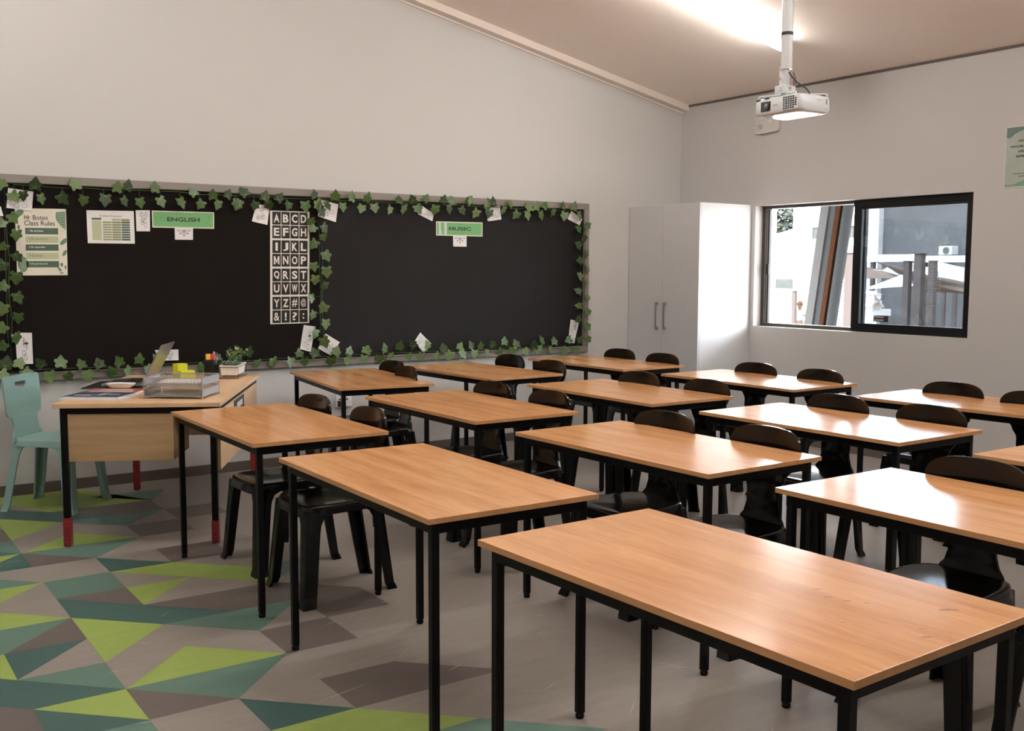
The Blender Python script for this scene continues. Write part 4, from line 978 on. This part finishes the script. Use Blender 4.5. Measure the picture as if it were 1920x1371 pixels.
# small white dish
t=thing('white_dish','shallow white dish lying on the black folder on the desk','dish',(1.468,6.055,DZ+.006),rzm)
mb=MB()
def sup(w,l,z,e=4,n=28): return [(math.copysign(abs(math.cos(2*PI*k/n))**(2/e),math.cos(2*PI*k/n))*w,math.copysign(abs(math.sin(2*PI*k/n))**(2/e),math.sin(2*PI*k/n))*l,z) for k in range(n)]
mb.loft([sup(.050,.030,0),sup(.060,.036,.004),sup(.078,.048,.022),sup(.080,.050,.025),sup(.075,.045,.024),sup(.060,.034,.008)]); lk(mb,'bowl',[M['pot']],t,smooth=True)
mb=MB(); mb.tube([(.062,-.012,.018),(.066,0,.02),(.062,.012,.018)],.006,10); lk(mb,'handle',[M['plate']],t,smooth=True)
# black folder / laptop bag
t=thing('black_folder','flat black folder on the desk under the white dish','folder',(1.50,6.22,DZ),DA)
mb=MB(); mb.box((-.17,-.17,0),(.17,.20,.006)); lk(mb,'cover',[M['blk2']],t,bevel=.002)
mb=MB(); mb.box((-.10,.0,.006),(.12,.15,.0068)); lk(mb,'pocket',[mat('folder_dark_grey',(.05,.045,.042),.4)],t)
# laptop, seen from its open side; lid leaning back
H1=(1.575,6.035)   # near hinge corner; hinge runs along the desk
t=thing('laptop','open silver laptop seen from the back of its leaning lid, behind the wire trays','laptop',(H1[0],H1[1],DZ+.007),DA)
mb=MB(); mb.box((-.225,0,.002),(.004,.33,.017)); base=lk(mb,'base',[M['laptop']],t,bevel=.003)
mb=MB()
for r in range(5):
    for c in range(13): mb.box((-.03-r*.021-.017,.015+c*.0232,.017),(-.03-r*.021,.015+c*.0232+.019,.0185))
mb.box((-.205,.12,.017),(-.14,.21,.0175)); lk(mb,'keyboard',[M['blk2']],base)
Lr=Matrix.Translation((.002,0,.017))@Matrix.Rotation(math.radians(28),4,'Y')
mb=MB(); mb.box((-.004,0,0),(.004,.33,.25),T=Lr); lid=lk(mb,'lid',[M['laptop']],t,bevel=.002)
mb=MB(); mb.box((-.0052,.01,.012),(-.0042,.32,.24),T=Lr); lk(mb,'screen',[M['lens']],lid)
mb=MB(); mb.tube([(.002,.03,.014),(.002,.30,.014)],.006,10); lk(mb,'hinge',[M['blk2']],t,smooth=True)
# two wire letter trays
def tray(label,z,shift):
    t=thing('letter_tray',label,'tray',TRAYC+(z,),TRAYA,'silver wire letter trays')
    w,l,h=.155,.118,.052          # half width along the front, half depth, height
    w,l=TRW/2,TRL/2
    mb=MB(); r=.0012
    n1=34; n2=22; nz=6
    for side in (-l,l):
        for k in range(n1+1): x=-w+2*w*k/n1; mb.box((x-r*.7,side-r*.5,.012),(x+r*.7,side+r*.5,h))
        for k in range(nz+1): zz=.012+(h-.012)*k/nz; mb.box((-w,side-r*.5,zz-r*.6),(w,side+r*.5,zz+r*.6))
    for k in range(n1+1): x=-w+2*w*k/n1; mb.box((x-r*.5,-l,.011),(x+r*.5,l,.0125))
    for k in range(n2+1): y=-l+2*l*k/n2; mb.box((-w,y-r*.5,.011),(w,y+r*.5,.0125))
    tag(lk(mb,'wire_mesh',[M['mesh']],t),kind='stuff')
    mb=MB(); mb.box((w-.001,-l,.010),(w+.0015,l,h+.002)); lk(mb,'side_panel',[M['meshpanel']],t); mb=MB(); mb.box((-w-.0015,-l,.010),(-w+.001,l*.75,h)); lk(mb,'side_panel',[M['meshpanel']],t)
    mb=MB()
    for a,b in (((-w,-l,h),(w,-l,h)),((w,-l,h),(w,l,h)),((w,l,h),(-w,l,h)),((-w,l,h),(-w,-l,h)),((-w,-l,.012),(w,-l,.012)),((w,-l,.012),(w,l,.012)),((-w,l,.012),(w,l,.012))): mb.tube([a,b],.003,8)
    for x,y in ((-w,-l),(w,-l),(w,l),(-w,l)):
        mb.tube([(x,y,h+(.0)),(x,y,0.002)],.0035,8)
    lk(mb,'rim',[M['mesh']],t,smooth=True)
    mb=MB()
    for k in range(4): mb.hexa([(-w*.85+.01*k,-l*.8,.013+.003*k),(w*.8,-l*.85,.013+.003*k),(w*.75,l*.8,.013+.003*k),(-w*.8,l*.85,.013+.003*k),(-w*.85+.01*k,-l*.8,.0155+.003*k),(w*.8,-l*.85,.0155+.003*k),(w*.75,l*.8,.0155+.003*k),(-w*.8,l*.85,.0155+.003*k)])
    o=thing('paper_stack','loose papers lying in the %s wire tray'%shift,'papers',TRAYC+(z,),TRAYA,'paper stacks in the trays')
    lk(mb,'sheets',[M['cream'] if shift=='lower' else M['paper']],o)
TRAYC=(1.655,5.525); TRAYA=math.atan2(5.314-5.503,1.705-1.458); TRW,TRL=.312,.262
tray('lower silver wire letter tray standing on the desk',DZ,'lower')
tray('upper silver wire letter tray stacked on the other one',DZ+.058,'upper')
# yellow note cubes
t=thing('sticky_note_block','upright yellow-green sticky note block behind the trays','note block',(1.945,6.525,DZ),.2,'yellow sticky note blocks')
mb=MB(); mb.box((-.033,-.033,0),(.033,.033,.085))
for k in range(12): mb.box((-.0335,-.0335,.004+.007*k),(.0335,.0335,.0045+.007*k))
lk(mb,'notes',[M['yellow']],t)
t=thing('sticky_note_block','low yellow-green sticky note block right of the upright one','note block',(1.945,6.405,DZ),.1,'yellow sticky note blocks')
mb=MB(); mb.box((-.045,-.033,0),(.045,.033,.05))
for k in range(7): mb.box((-.0455,-.0335,.004+.007*k),(.0455,.0335,.0045+.007*k))
lk(mb,'notes',[M['yellow']],t)
# pencil cup
CPX,CPY=2.165,6.515
t=thing('pencil_cup','black mesh pencil cup beside the small planter','cup',(CPX-.02,CPY,DZ))
mb=MB(); n=28; R1,R2=.045,.048
for k in range(n): a=2*PI*k/n; mb.tube([(R1*math.cos(a),R1*math.sin(a),.003),(R2*math.cos(a),R2*math.sin(a),.098)],.0016,4)
for z in (.003,.02,.035,.05,.065,.08,.098): mb.tube([(R1*math.cos(2*PI*k/n)*1.02,R1*math.sin(2*PI*k/n)*1.02,z) for k in range(n+1)],.0018,4,caps=False)
mb.tube([(0,0,0),(0,0,.003)],R1,n); mb.tube([(0,0,.003),(0,0,.07)],R1*.93,n); lk(mb,'mesh_cup',[M['blk2']],t)
def pen(label,m,dx,dy,lx,ly,h,r,capm=None,sq=False):
    p=thing('marker' if sq else 'pen',label,'marker' if sq else 'pen',(CPX-.02+dx,CPY+dy,DZ+.072),0,'pens in the cup')
    mb=MB()
    if sq: mb.box((-r,-r*.6,0),(r,r*.6,h*.55)); lk(mb,'barrel',[M['blk2']],p); mb=MB(); mb.box((-r*1.1,-r*.7,h*.45),(r*1.1,r*.7,h)); lk(mb,'cap',[m],p,bevel=.002)
    else: mb.tube([(0,0,0),(lx,ly,h)],r,8); lk(mb,'barrel',[m],p,smooth=True); mb=MB(); mb.tube([(lx*.8,ly*.8,h*.8),(lx,ly,h)],r*1.2,8); lk(mb,'cap',[capm or m],p)
pen('highlighter with a wide yellow-orange cap in the pencil cup',M['orange'],-.026,-.008,0,0,.068,.013,sq=True)
pen('highlighter with a bright pink-red cap in the pencil cup',M['pink'],.000,-.016,0,0,.068,.010,sq=True)
pen('tall white pen standing highest in the pencil cup',M['paper'],.010,-.012,.002,0,.082,.0035)
pen('pale pink pencil leaning in the pencil cup',mat('pencil_pink',(.6,.3,.28),.5),.018,.004,.01,.005,.060,.0035)
pen('short pale grey pen leaning to the right in the pencil cup',M['plate'],.026,-.002,.014,.002,.055,.0035,M['inkg'])
pen('dark pen at the right side of the pencil cup',M['blk2'],.032,.008,.015,.01,.05,.003)
# planter in a wire stand
PA=math.atan2(6.2-6.25,2.204-2.126)
PL=thing('planter','white planter box in a thin wire stand with small green plants','planter',(2.225,6.345,DZ),PA+.02)
w,l=.047,.118
# stand
mb=MB(); w,l=.058,.130
for a,b in (((-w,-l,.002),(w,-l,.002)),((w,-l,.002),(w,l,.002)),((w,l,.002),(-w,l,.002)),((-w,l,.002),(-w,-l,.002)),((-w,-l,.075),(w,-l,.075)),((w,-l,.075),(w,l,.075)),((w,l,.075),(-w,l,.075)),((-w,l,.075),(-w,-l,.075)),((-w,-l,0),(-w,-l,.076)),((w,-l,0),(w,-l,.076)),((w,l,0),(w,l,.076)),((-w,l,0),(-w,l,.076))): mb.tube([a,b],.0017,6)
lk(mb,'wire_stand',[M['wire']],PL)
w,l=.055,.127; wi,li=.047,.118; mb=MB(); h0,h1=.022,.084
def rc(w,l,z): return [(-w,-l,z),(w,-l,z),(w,l,z),(-w,l,z)]
mb.loft([rc(wi,li,h0),rc(w-.002,l-.002,h1-.01),rc(w+.003,l+.003,h1-.008),rc(w+.003,l+.003,h1),rc(w-.004,l-.004,h1),rc(w-.006,l-.006,h1-.014)]); lk(mb,'pot',[M['pot']],PL,bevel=.002)
mb=MB(); mb.box((-w+.006,-l+.006,h1-.02),(w-.006,l-.006,h1-.010)); lk(mb,'soil',[M['soil']],PL)
rs=random.Random(4); mb=MB(); ms=MB()
for k in range(16):
    bx,by=rs.uniform(-.03,.03),rs.uniform(-.01,.10); top=Vector((bx+rs.gauss(0,.022),by+rs.gauss(0,.022),h1+rs.uniform(.05,.115)))
    ms.tube([(bx,by,h1-.012),((bx+top.x)/2,(by+top.y)/2,(h1+top.z)/2),top],.0014,5)
    for q in range(16):
        u=rs.uniform(.15,1); c=Vector((bx,by,h1)).lerp(top,u)+Vector((rs.gauss(0,.009),rs.gauss(0,.009),rs.gauss(0,.006)))
        a=Vector((rs.gauss(0,1),rs.gauss(0,1),rs.gauss(0,.6))).normalized(); b=a.orthogonal().normalized(); s1=rs.uniform(.007,.012)
        mb.add([c-a*s1,c+b*s1*.55+a*.1*s1,c+a*s1,c-b*s1*.55+a*.1*s1],[(0,1,2,3)],1 if (u>.82 and q%2) else 0)
lk(ms,'stem',[M['vine']],PL); tag(lk(mb,'foliage',[M['herb'],M['herb2']],PL,fix=False),kind='stuff')
mb=MB()
for cy,cx in ((-.085,-.01),(-.055,.018),(-.07,-.03)):
    for q in range(14):
        a=q*2.4; e=.35+.09*q/2; L_=.038+.0008*q
        b0=Vector((cx,cy,h1-.008)); d=Vector((math.cos(a)*math.cos(e),math.sin(a)*math.cos(e),math.sin(e)*1.2)).normalized()
        mb.tube([b0,b0+d*L_*.5,b0+d*L_],[.0035,.0055,.0008],6)
lk(mb,'succulent',[M['herb3']],PL,smooth=True)
# cable behind the desk leg
t=thing('black_cable','thin black cable curling on the wall skirting beside the desk','cable',(2.63,7.0,.05))
mb=MB(); mb.tube([(2.52,6.98,.21),(2.56,6.975,.18),(2.60,6.97,.10),(2.61,6.96,.02),(2.58,6.93,.006),(2.50,6.90,.006)],.004,6); kid(mb,'cable',[M['blk2']],t,smooth=True)
# trunking with socket under the board
t=thing('wall_socket','white wall socket plate seen in the gap between chair back and table leg','socket',(3.30,7.01,.46))
mb=MB(); mb.box((3.24,7.003,.40),(3.37,7.02,.50)); kid(mb,'plate',[M['paper']],t,bevel=.004)
mb=MB()
for x in (3.27,3.33): mb.tube([(x,7.0035,.46),(x,7.0,.46)],.007,10)
kid(mb,'pin_holes',[M['blk2']],t)
mb=MB(); mb.box((3.25,6.975,.405),(3.285,7.003,.45)); kid(mb,'plug',[M['blk2']],t,bevel=.005)

# ------------------------------------------------------------ cabinet
CX,CY0=6.122,6.136
t=thing('cabinet','tall white two-door cabinet in the corner between board and window','cabinet',(6.43,6.58,0))
mb=MB(); mb.box((CX+.018,CY0,.0),(XR-.002,CY0+.018,1.995)); mb.box((CX+.018,YB-.02,.0),(XR-.002,YB-.002,1.995)); mb.box((CX+.018,CY0+.018,1.977),(XR-.002,YB-.02,1.995)); mb.box((CX+.03,CY0+.018,.0),(XR-.002,YB-.02,.08)); mb.box((XR-.012,CY0+.018,.08),(XR-.002,YB-.02,1.977))
kid(mb,'carcass',[M['cab']],t,bevel=.0015)
for a,b,hy in ((CY0+.001,6.5765,6.527),(6.5795,YB-.006,6.627)):
    mb=MB(); mb.box((CX,a,.02),(CX+.017,b,1.995)); d=kid(mb,'door',[M['cab']],t,bevel=.0015)
    mb=MB(); mb.box((CX-.030,hy-.006,.925),(CX-.022,hy+.006,1.157)); mb.box((CX-.022,hy-.006,.925),(CX,hy+.006,.945)); mb.box((CX-.022,hy-.006,1.137),(CX,hy+.006,1.157))
    h=mb.build('handle',[M['steel']],parent=d,origin=t.location,bevel=.001); h.location=(0,0,0)

# ------------------------------------------------------------ things on the window wall
t=thing('isolator_box','white plastic socket box with rounded cover high on the window wall','socket',(XR,5.98,2.65))
mb=MB(); mb.box((XR-.012,6.0,2.585),(XR,6.115,2.73)); kid(mb,'back_plate',[M['plate']],t,bevel=.004)
mb=MB(); pts=[]
for (cy,cz,a0) in ((5.87,2.70,0),(5.87,2.615,-90)):
    for k in range(7): a=math.radians(a0+90-15*k) if a0==0 else math.radians(0-15*k); pts.append((XR-.03,cy-.028*math.sin(PI/2-a) if False else cy-.028*math.cos(a),cz+.028*math.sin(a)))
pts=[(XR-.032,6.06,2.735)]+pts+[(XR-.032,6.06,2.58)]
pts=[(XR-.032,p[1],p[2]) for p in pts]
mb.prism(pts,(.032,0,0)); cv=kid(mb,'cover',[M['plate']],t,bevel=.004)
mb=MB(); mb.box((XR-.034,5.915,2.672),(XR-.0318,5.95,2.682)); mb.build('print',[M['paper']],parent=cv,origin=t.location).location=(0,0,0)
mb=MB(); mb.tube([(XR-.036,6.035,2.64),(XR-.03,6.035,2.64)],.022,16); kid(mb,'knob',[M['plate2']],t,bevel=.002)
mb=MB()
for z in (2.655,2.625): mb.tube([(XR-.0135,6.09,z),(XR-.011,6.09,z)],.004,8)
kid(mb,'screw',[M['inkg']],t)
t=thing('quote_poster','sage green quote poster on the window wall, cut by the right frame edge','poster',(XR-.002,3.74,2.2))
PX=XR-.0035
def Pq(s_,v,d=0.): return Vector((PX-d,3.890-.292*s_+.0*v,1.992+.410*v))
mb=MB(); mb.box((PX,3.598,1.992),(XR+.0005,3.890,2.402)); kid(mb,'paper',[M['plate']],t)
mb=MB(); quad(mb,lambda a,b:Pq(a,b,.0004),.03,.02,.97,.98); kid(mb,'sage_field',[mat('poster_sage',(.40,.44,.38),.25,var=.12,vscale=12)],t)
mb=MB(); A=lambda a,b:Pq(a,b,.0008)
mb.add([A(a,b) for a,b in ((.03,.98),(.03,.82),(.10,.805),(.17,.83),(.22,.87),(.33,.90),(.45,.93),(.55,.915),(.70,.94),(.85,.90),(.97,.86),(.97,.98))],[list(range(12))]); kid(mb,'upper_print',[mat('poster_teal',(.12,.19,.17),.3,var=.2,vscale=30)],t,fix=False)
mb=MB(); mb.add([A(a,b) for a,b in ((.03,.02),(.97,.02),(.97,.10),(.80,.13),(.62,.11),(.50,.115),(.38,.09),(.25,.055),(.12,.05),(.03,.06))],[list(range(10))]); kid(mb,'lower_print',[mat('poster_green',(.15,.32,.21),.3,var=.3,vscale=30)],t,fix=False)
mb=MB(); A3=lambda a,b:Pq(a,b,.0012)
for s_,x,y,w_,h_ in (('WHERE',.31,.735,.40,.036),('WORDS FAIL',.13,.645,.74,.038),('MUSIC',.33,.565,.38,.038),('SPEAKS',.27,.485,.47,.038),('HANS CHRISTIAN',.22,.212,.56,.020),('ANDERSEN',.34,.170,.33,.020)): put_text(mb,s_,A3,x,y,w_,h_,.04)
kid(mb,'lettering',[M['ink']],t,fix=False)

# ------------------------------------------------------------ projector on its pole
x0,x1,y0,y1,z0,z1=4.055,4.297,3.396,3.700,2.212,2.298
t=thing('projector','white ceiling projector with dark lens and square vent grille','projector',((x0+x1)/2,(y0+y1)/2,z0))
def rr(x0,x1,y0,y1,z,r,n=6):
    pts=[]
    for cx,cy,a0 in ((x1-r,y1-r,0),(x0+r,y1-r,90),(x0+r,y0+r,180),(x1-r,y0+r,270)):
        for k in range(n+1): a=math.radians(a0+90*k/n); pts.append((cx+r*math.cos(a),cy+r*math.sin(a),z))
    return pts
mb=MB(); i_=.012
mb.loft([rr(x0+.022,x1-.022,y0+.022,y1-.022,z0-.0002,.03),rr(x0+i_*.5,x1-i_*.5,y0+i_*.5,y1-i_*.5,z0+.006,.035),rr(x0,x1,y0,y1,z0+.018,.035),rr(x0+.001,x1-.001,y0+.001,y1-.001,z1-.016,.035),rr(x0+.006,x1-.006,y0+.006,y1-.006,z1-.004,.033),rr(x0+.014,x1-.014,y0+.014,y1-.014,z1,.03)])
kid(mb,'body',[M['proj']],t,smooth=True)
mb=MB(); mb.loft([rr(x0+.03,x1-.03,y0+.03,y1-.03,z0-.0006,.028),rr(x0+.012,x1-.012,y0+.012,y1-.012,z0+.0035,.034)],caps=False); mb.add(rr(x0+.03,x1-.03,y0+.03,y1-.03,z0-.0006,.028),[list(range(28))]); kid(mb,'underside',[M['gloss']],t,smooth=True)
mb=MB()
for k in range(10): mb.box((x0+.06,y0+.06+.012*k,z0-.0012),(x0+.15,y0+.063+.012*k,z0-.0005))
kid(mb,'underside_print',[M['plate']],t)
mb=MB(); mb.box((x0-.0015,3.585,z0+.018),(x0+.01,3.648,z0+.068)); ln=kid(mb,'lens_recess',[M['lens']],t,bevel=.002)
mb=MB(); mb.tube([(x0-.006,3.612,z0+.044),(x0,3.612,z0+.044)],.021,24); lr=mb.build('lens_ring',[M['lens']],parent=ln,origin=t.location,smooth=True); lr.location=(0,0,0)
mb=MB(); mb.ball((x0-.003,3.612,z0+.044),.016,sc=(.4,1,1)); o=mb.build('lens_glass',[M['lensg']],parent=ln,origin=t.location,smooth=True); o.location=(0,0,0)
mb=MB(); mb.box((x0-.0008,3.414,z0+.012),(x0+.004,3.508,z0+.080)); gr=kid(mb,'vent_grille',[M['projg']],t)
mb=MB()
for r in range(6):
    for c in range(6):
        if c==0 and r in (0,5): continue
        y=3.420+c*.0146; z=z0+.016+r*.0106; mb.box((x0-.0016,y,z),(x0-.0006,y+.0108,z+.0078))
o=mb.build('vent_hole',[M['lens']],parent=gr,origin=t.location); o.location=(0,0,0); o['kind']='stuff'
gr.data.materials[0]=M['proj']
def Pp(s_,v): return Vector((x0-.0012,3.575-.04*s_,z0+.04+.012*v))
mb=MB(); put_text(mb,'EPSON',Pp,.15,0,.75,.55,.03); kid(mb,'maker_lettering',[M['inkg']],t,fix=False)
def Ps(s_,v): return Vector((4.175+.05*s_,y0-.0012,z0+.058+.012*v))
mb=MB(); put_text(mb,'EasyMeeting',Ps,0,0,.8,.5,.02); mb.box((4.247,y0-.001,z0+.045),(4.257,y0+.002,z0+.07)); mb.tube([(4.25,y0-.001,z0+.022),(4.25,y0+.002,z0+.022)],.003,8); kid(mb,'side_lettering',[M['inkg']],t,fix=False)
mb=MB(); mb.box((x0+.003,3.60,z1-.006),(x0+.02,3.625,z1+.0005)); mb.box((x0+.003,3.655,z1-.010),(x0+.02,3.682,z1-.003)); mb.tube([(4.262,3.43,z1-.004),(4.262,3.43,z1+.007)],.012,12); kid(mb,'slider',[M['blk2']],t)
# mount
PXc,PYc=4.155,3.575
t=thing('projector_mount','white ceiling pole and bracket holding the projector','projector mount',(PXc,PYc,zc(PXc)))
mb=MB(); mb.tube([(PXc,PYc,2.445),(PXc,PYc,zc(PXc)+.01)],.0285,28); kid(mb,'pole',[M['pole']],t,smooth=True)
mb=MB(); mb.tube([(PXc,PYc,zc(PXc)-.004),(PXc,PYc,zc(PXc)-.03)],[.075,.04],24); kid(mb,'ceiling_flange',[M['pole']],t,smooth=True)
mb=MB(); mb.tube([(PXc,PYc,2.612),(PXc,PYc,2.628)],.0298,24); kid(mb,'black_tie',[M['blk2']],t)
mb=MB(); mb.box((PXc-.022,PYc-.012,2.36),(PXc+.012,PYc+.028,2.46)); mb.box((PXc-.04,PYc-.035,2.322),(PXc+.035,PYc+.04,2.362)); mb.box((PXc-.02,PYc-.02,2.30),(PXc+.02,PYc+.02,2.33))
mb.tube([(PXc-.05,PYc-.0,2.342),(PXc+.05,PYc,2.342)],.008,8)
kid(mb,'tilt_joint',[M['pole']],t,bevel=.003)
mb=MB()
for a,b in (((PXc-.03,PYc+.03,2.318),(x0+.02,y1-.02,2.312)),((PXc+.03,PYc+.03,2.318),(x1-.02,y1-.03,2.312)),((PXc+.02,PYc-.03,2.318),(x1-.02,y0+.02,2.312)),((PXc-.03,PYc-.03,2.318),(x0+.035,y0+.06,2.312))):
    a=Vector(a); b=Vector(b); mb=MB(); mb.tube([a,b],.005,8); mb.tube([b,b+Vector((0,0,-.022))],.005,8); kid(mb,'arm',[M['pole']],t)
mb=MB()
for p in ((PXc-.031,PYc+.005,2.44),(PXc-.031,PYc+.01,2.395),(PXc+.01,PYc-.031,2.43),(PXc-.042,PYc+.0,2.345),(PXc-.01,PYc-.038,2.345)): mb.tube([Vector(p),Vector(p)+Vector((-.006,-.004,0))],.007,6)
kid(mb,'bolt',[M['steel']],t)
t=thing('projector_cable','black cable curving from the pole down to the projector','cable',(4.16,3.53,2.42),0,'projector cables')
mb=MB(); mb.tube([(4.14,3.545,2.425),(4.148,3.53,2.40),(4.165,3.505,2.368),(4.19,3.475,2.340),(4.20,3.462,2.32),(4.20,3.46,2.296)],.0038,8); kid(mb,'cable',[M['blk2']],t,smooth=True)
t=thing('projector_cable','blue and red thin cables in front of the pole end','cable',(4.17,3.53,2.42),0,'projector cables')
mb=MB(); mb.tube([(4.165,3.54,2.43),(4.172,3.53,2.40),(4.176,3.53,2.36)],.003,6); kid(mb,'blue_wire',[mat('wire_blue',(.05,.06,.25),.4)],t)
mb=MB(); mb.tube([(4.158,3.54,2.43),(4.160,3.53,2.40),(4.165,3.535,2.36)],.002,6); kid(mb,'red_wire',[mat('wire_red',(.35,.05,.04),.4)],t)

# ------------------------------------------------------------ linear ceiling lights
def batten(label,xa,xb,y,lm='lamp_unseen'):
    xm=(xa+xb)/2; t=thing('ceiling_light',label,'ceiling light',(xm,y,zc(xm)),0,'linear ceiling lights')
    def at(x,dy,d): return (x,y+dy,zc(x)-d)
    mb=MB()
    mb.hexa([at(xa,-.029,.034),at(xb,-.029,.034),at(xb,.029,.034),at(xa,.029,.034),at(xa,-.029,.001),at(xb,-.029,.001),at(xb,.029,.001),at(xa,.029,.001)]); kid(mb,'housing',[M['lampbody']],t,bevel=.002)
    mb=MB(); sec=[(-.028,.033),(-.032,.038),(-.034,.050),(-.034,.068),(-.022,.082),(0,.086),(.022,.082),(.034,.068),(.034,.050),(.032,.038),(.028,.033)]
    mb.loft([[at(xa+.01,a,b) for a,b in sec],[at(xb-.01,a,b) for a,b in sec]]); kid(mb,'diffuser',[M[lm]],t,smooth=True)
    mb=MB()
    for xe in (xa,xb-.01): mb.loft([[at(xe,a*1.04,b+(.002 if b>.05 else -.002)) for a,b in sec],[at(xe+.01,a*1.04,b+(.002 if b>.05 else -.002)) for a,b in sec]])
    kid(mb,'end_cap',[M['plate']],t)
batten('bright linear ceiling light ending behind the projector pole',4.42,5.92,5.13,'lamp')
for k,(xa,y) in enumerate(((2.0,4.2),(-.6,5.5),(4.42,1.6),(2.1,1.6),(-.3,1.6))):  # unseen battens, added because the room needs more light
    batten(('added unseen ceiling light over the middle table rows, left of the one by the projector','added unseen ceiling light over the teacher desk, leftmost at the board end','added unseen ceiling light over the nearest tables beside the window wall','added unseen ceiling light over the big nearest table','added unseen ceiling light just behind the photographer, farthest from the window')[k],xa,xa+1.5,y)
# ------------------------------------------------------------ daylight
w=bpy.data.worlds.new('sky'); scene.world=w; w.use_nodes=True; nt=w.node_tree
bg=nt.nodes['Background']; sk=nt.nodes.new('ShaderNodeTexSky'); sk.sky_type='NISHITA'; sk.sun_disc=False; sk.sun_elevation=math.radians(56); sk.sun_rotation=math.radians(250); sk.air_density=1.2; sk.dust_density=2.5
hs=nt.nodes.new('ShaderNodeHueSaturation'); hs.inputs['Saturation'].default_value=.22; nt.links.new(sk.outputs[0],hs.inputs['Color'])
nt.links.new(hs.outputs[0],bg.inputs[0]); bg.inputs[1].default_value=SKY
sl=bpy.data.lights.new('sun','SUN'); sl.energy=SUN; sl.angle=math.radians(.6); sl.color=(1,.95,.88)
so=bpy.data.objects.new('sun',sl); COL.objects.link(so); so.location=(8,10,12)
d=Vector((.50,.22,-.84)).normalized(); so.rotation_euler=d.to_track_quat('-Z','Y').to_euler()
# ------------------------------------------------------------ camera
cam=bpy.data.cameras.new('camera'); cam.sensor_width=36; cam.lens=36*1918.489/1920; cam.clip_start=.05; cam.clip_end=400
co=bpy.data.objects.new('camera',cam); COL.objects.link(co)
yaw,pitch,roll=.604634,.0919206,-.00326837
f=Vector((math.sin(yaw)*math.cos(pitch),math.cos(yaw)*math.cos(pitch),-math.sin(pitch))); r=Vector((math.cos(yaw),-math.sin(yaw),0)); dn=f.cross(r)
c_,s_=math.cos(roll),math.sin(roll); r2=r*c_+dn*s_; d2=dn*c_-r*s_
co.matrix_world=Matrix.Translation((0,0,1.42157))@Matrix((r2,-d2,-f)).transposed().to_4x4()
scene.camera=co
scene.view_settings.view_transform='Standard'; scene.view_settings.look='None'; scene.view_settings.gamma=1; scene.view_settings.use_curve_mapping=False
scene.view_settings.exposure=EXPO
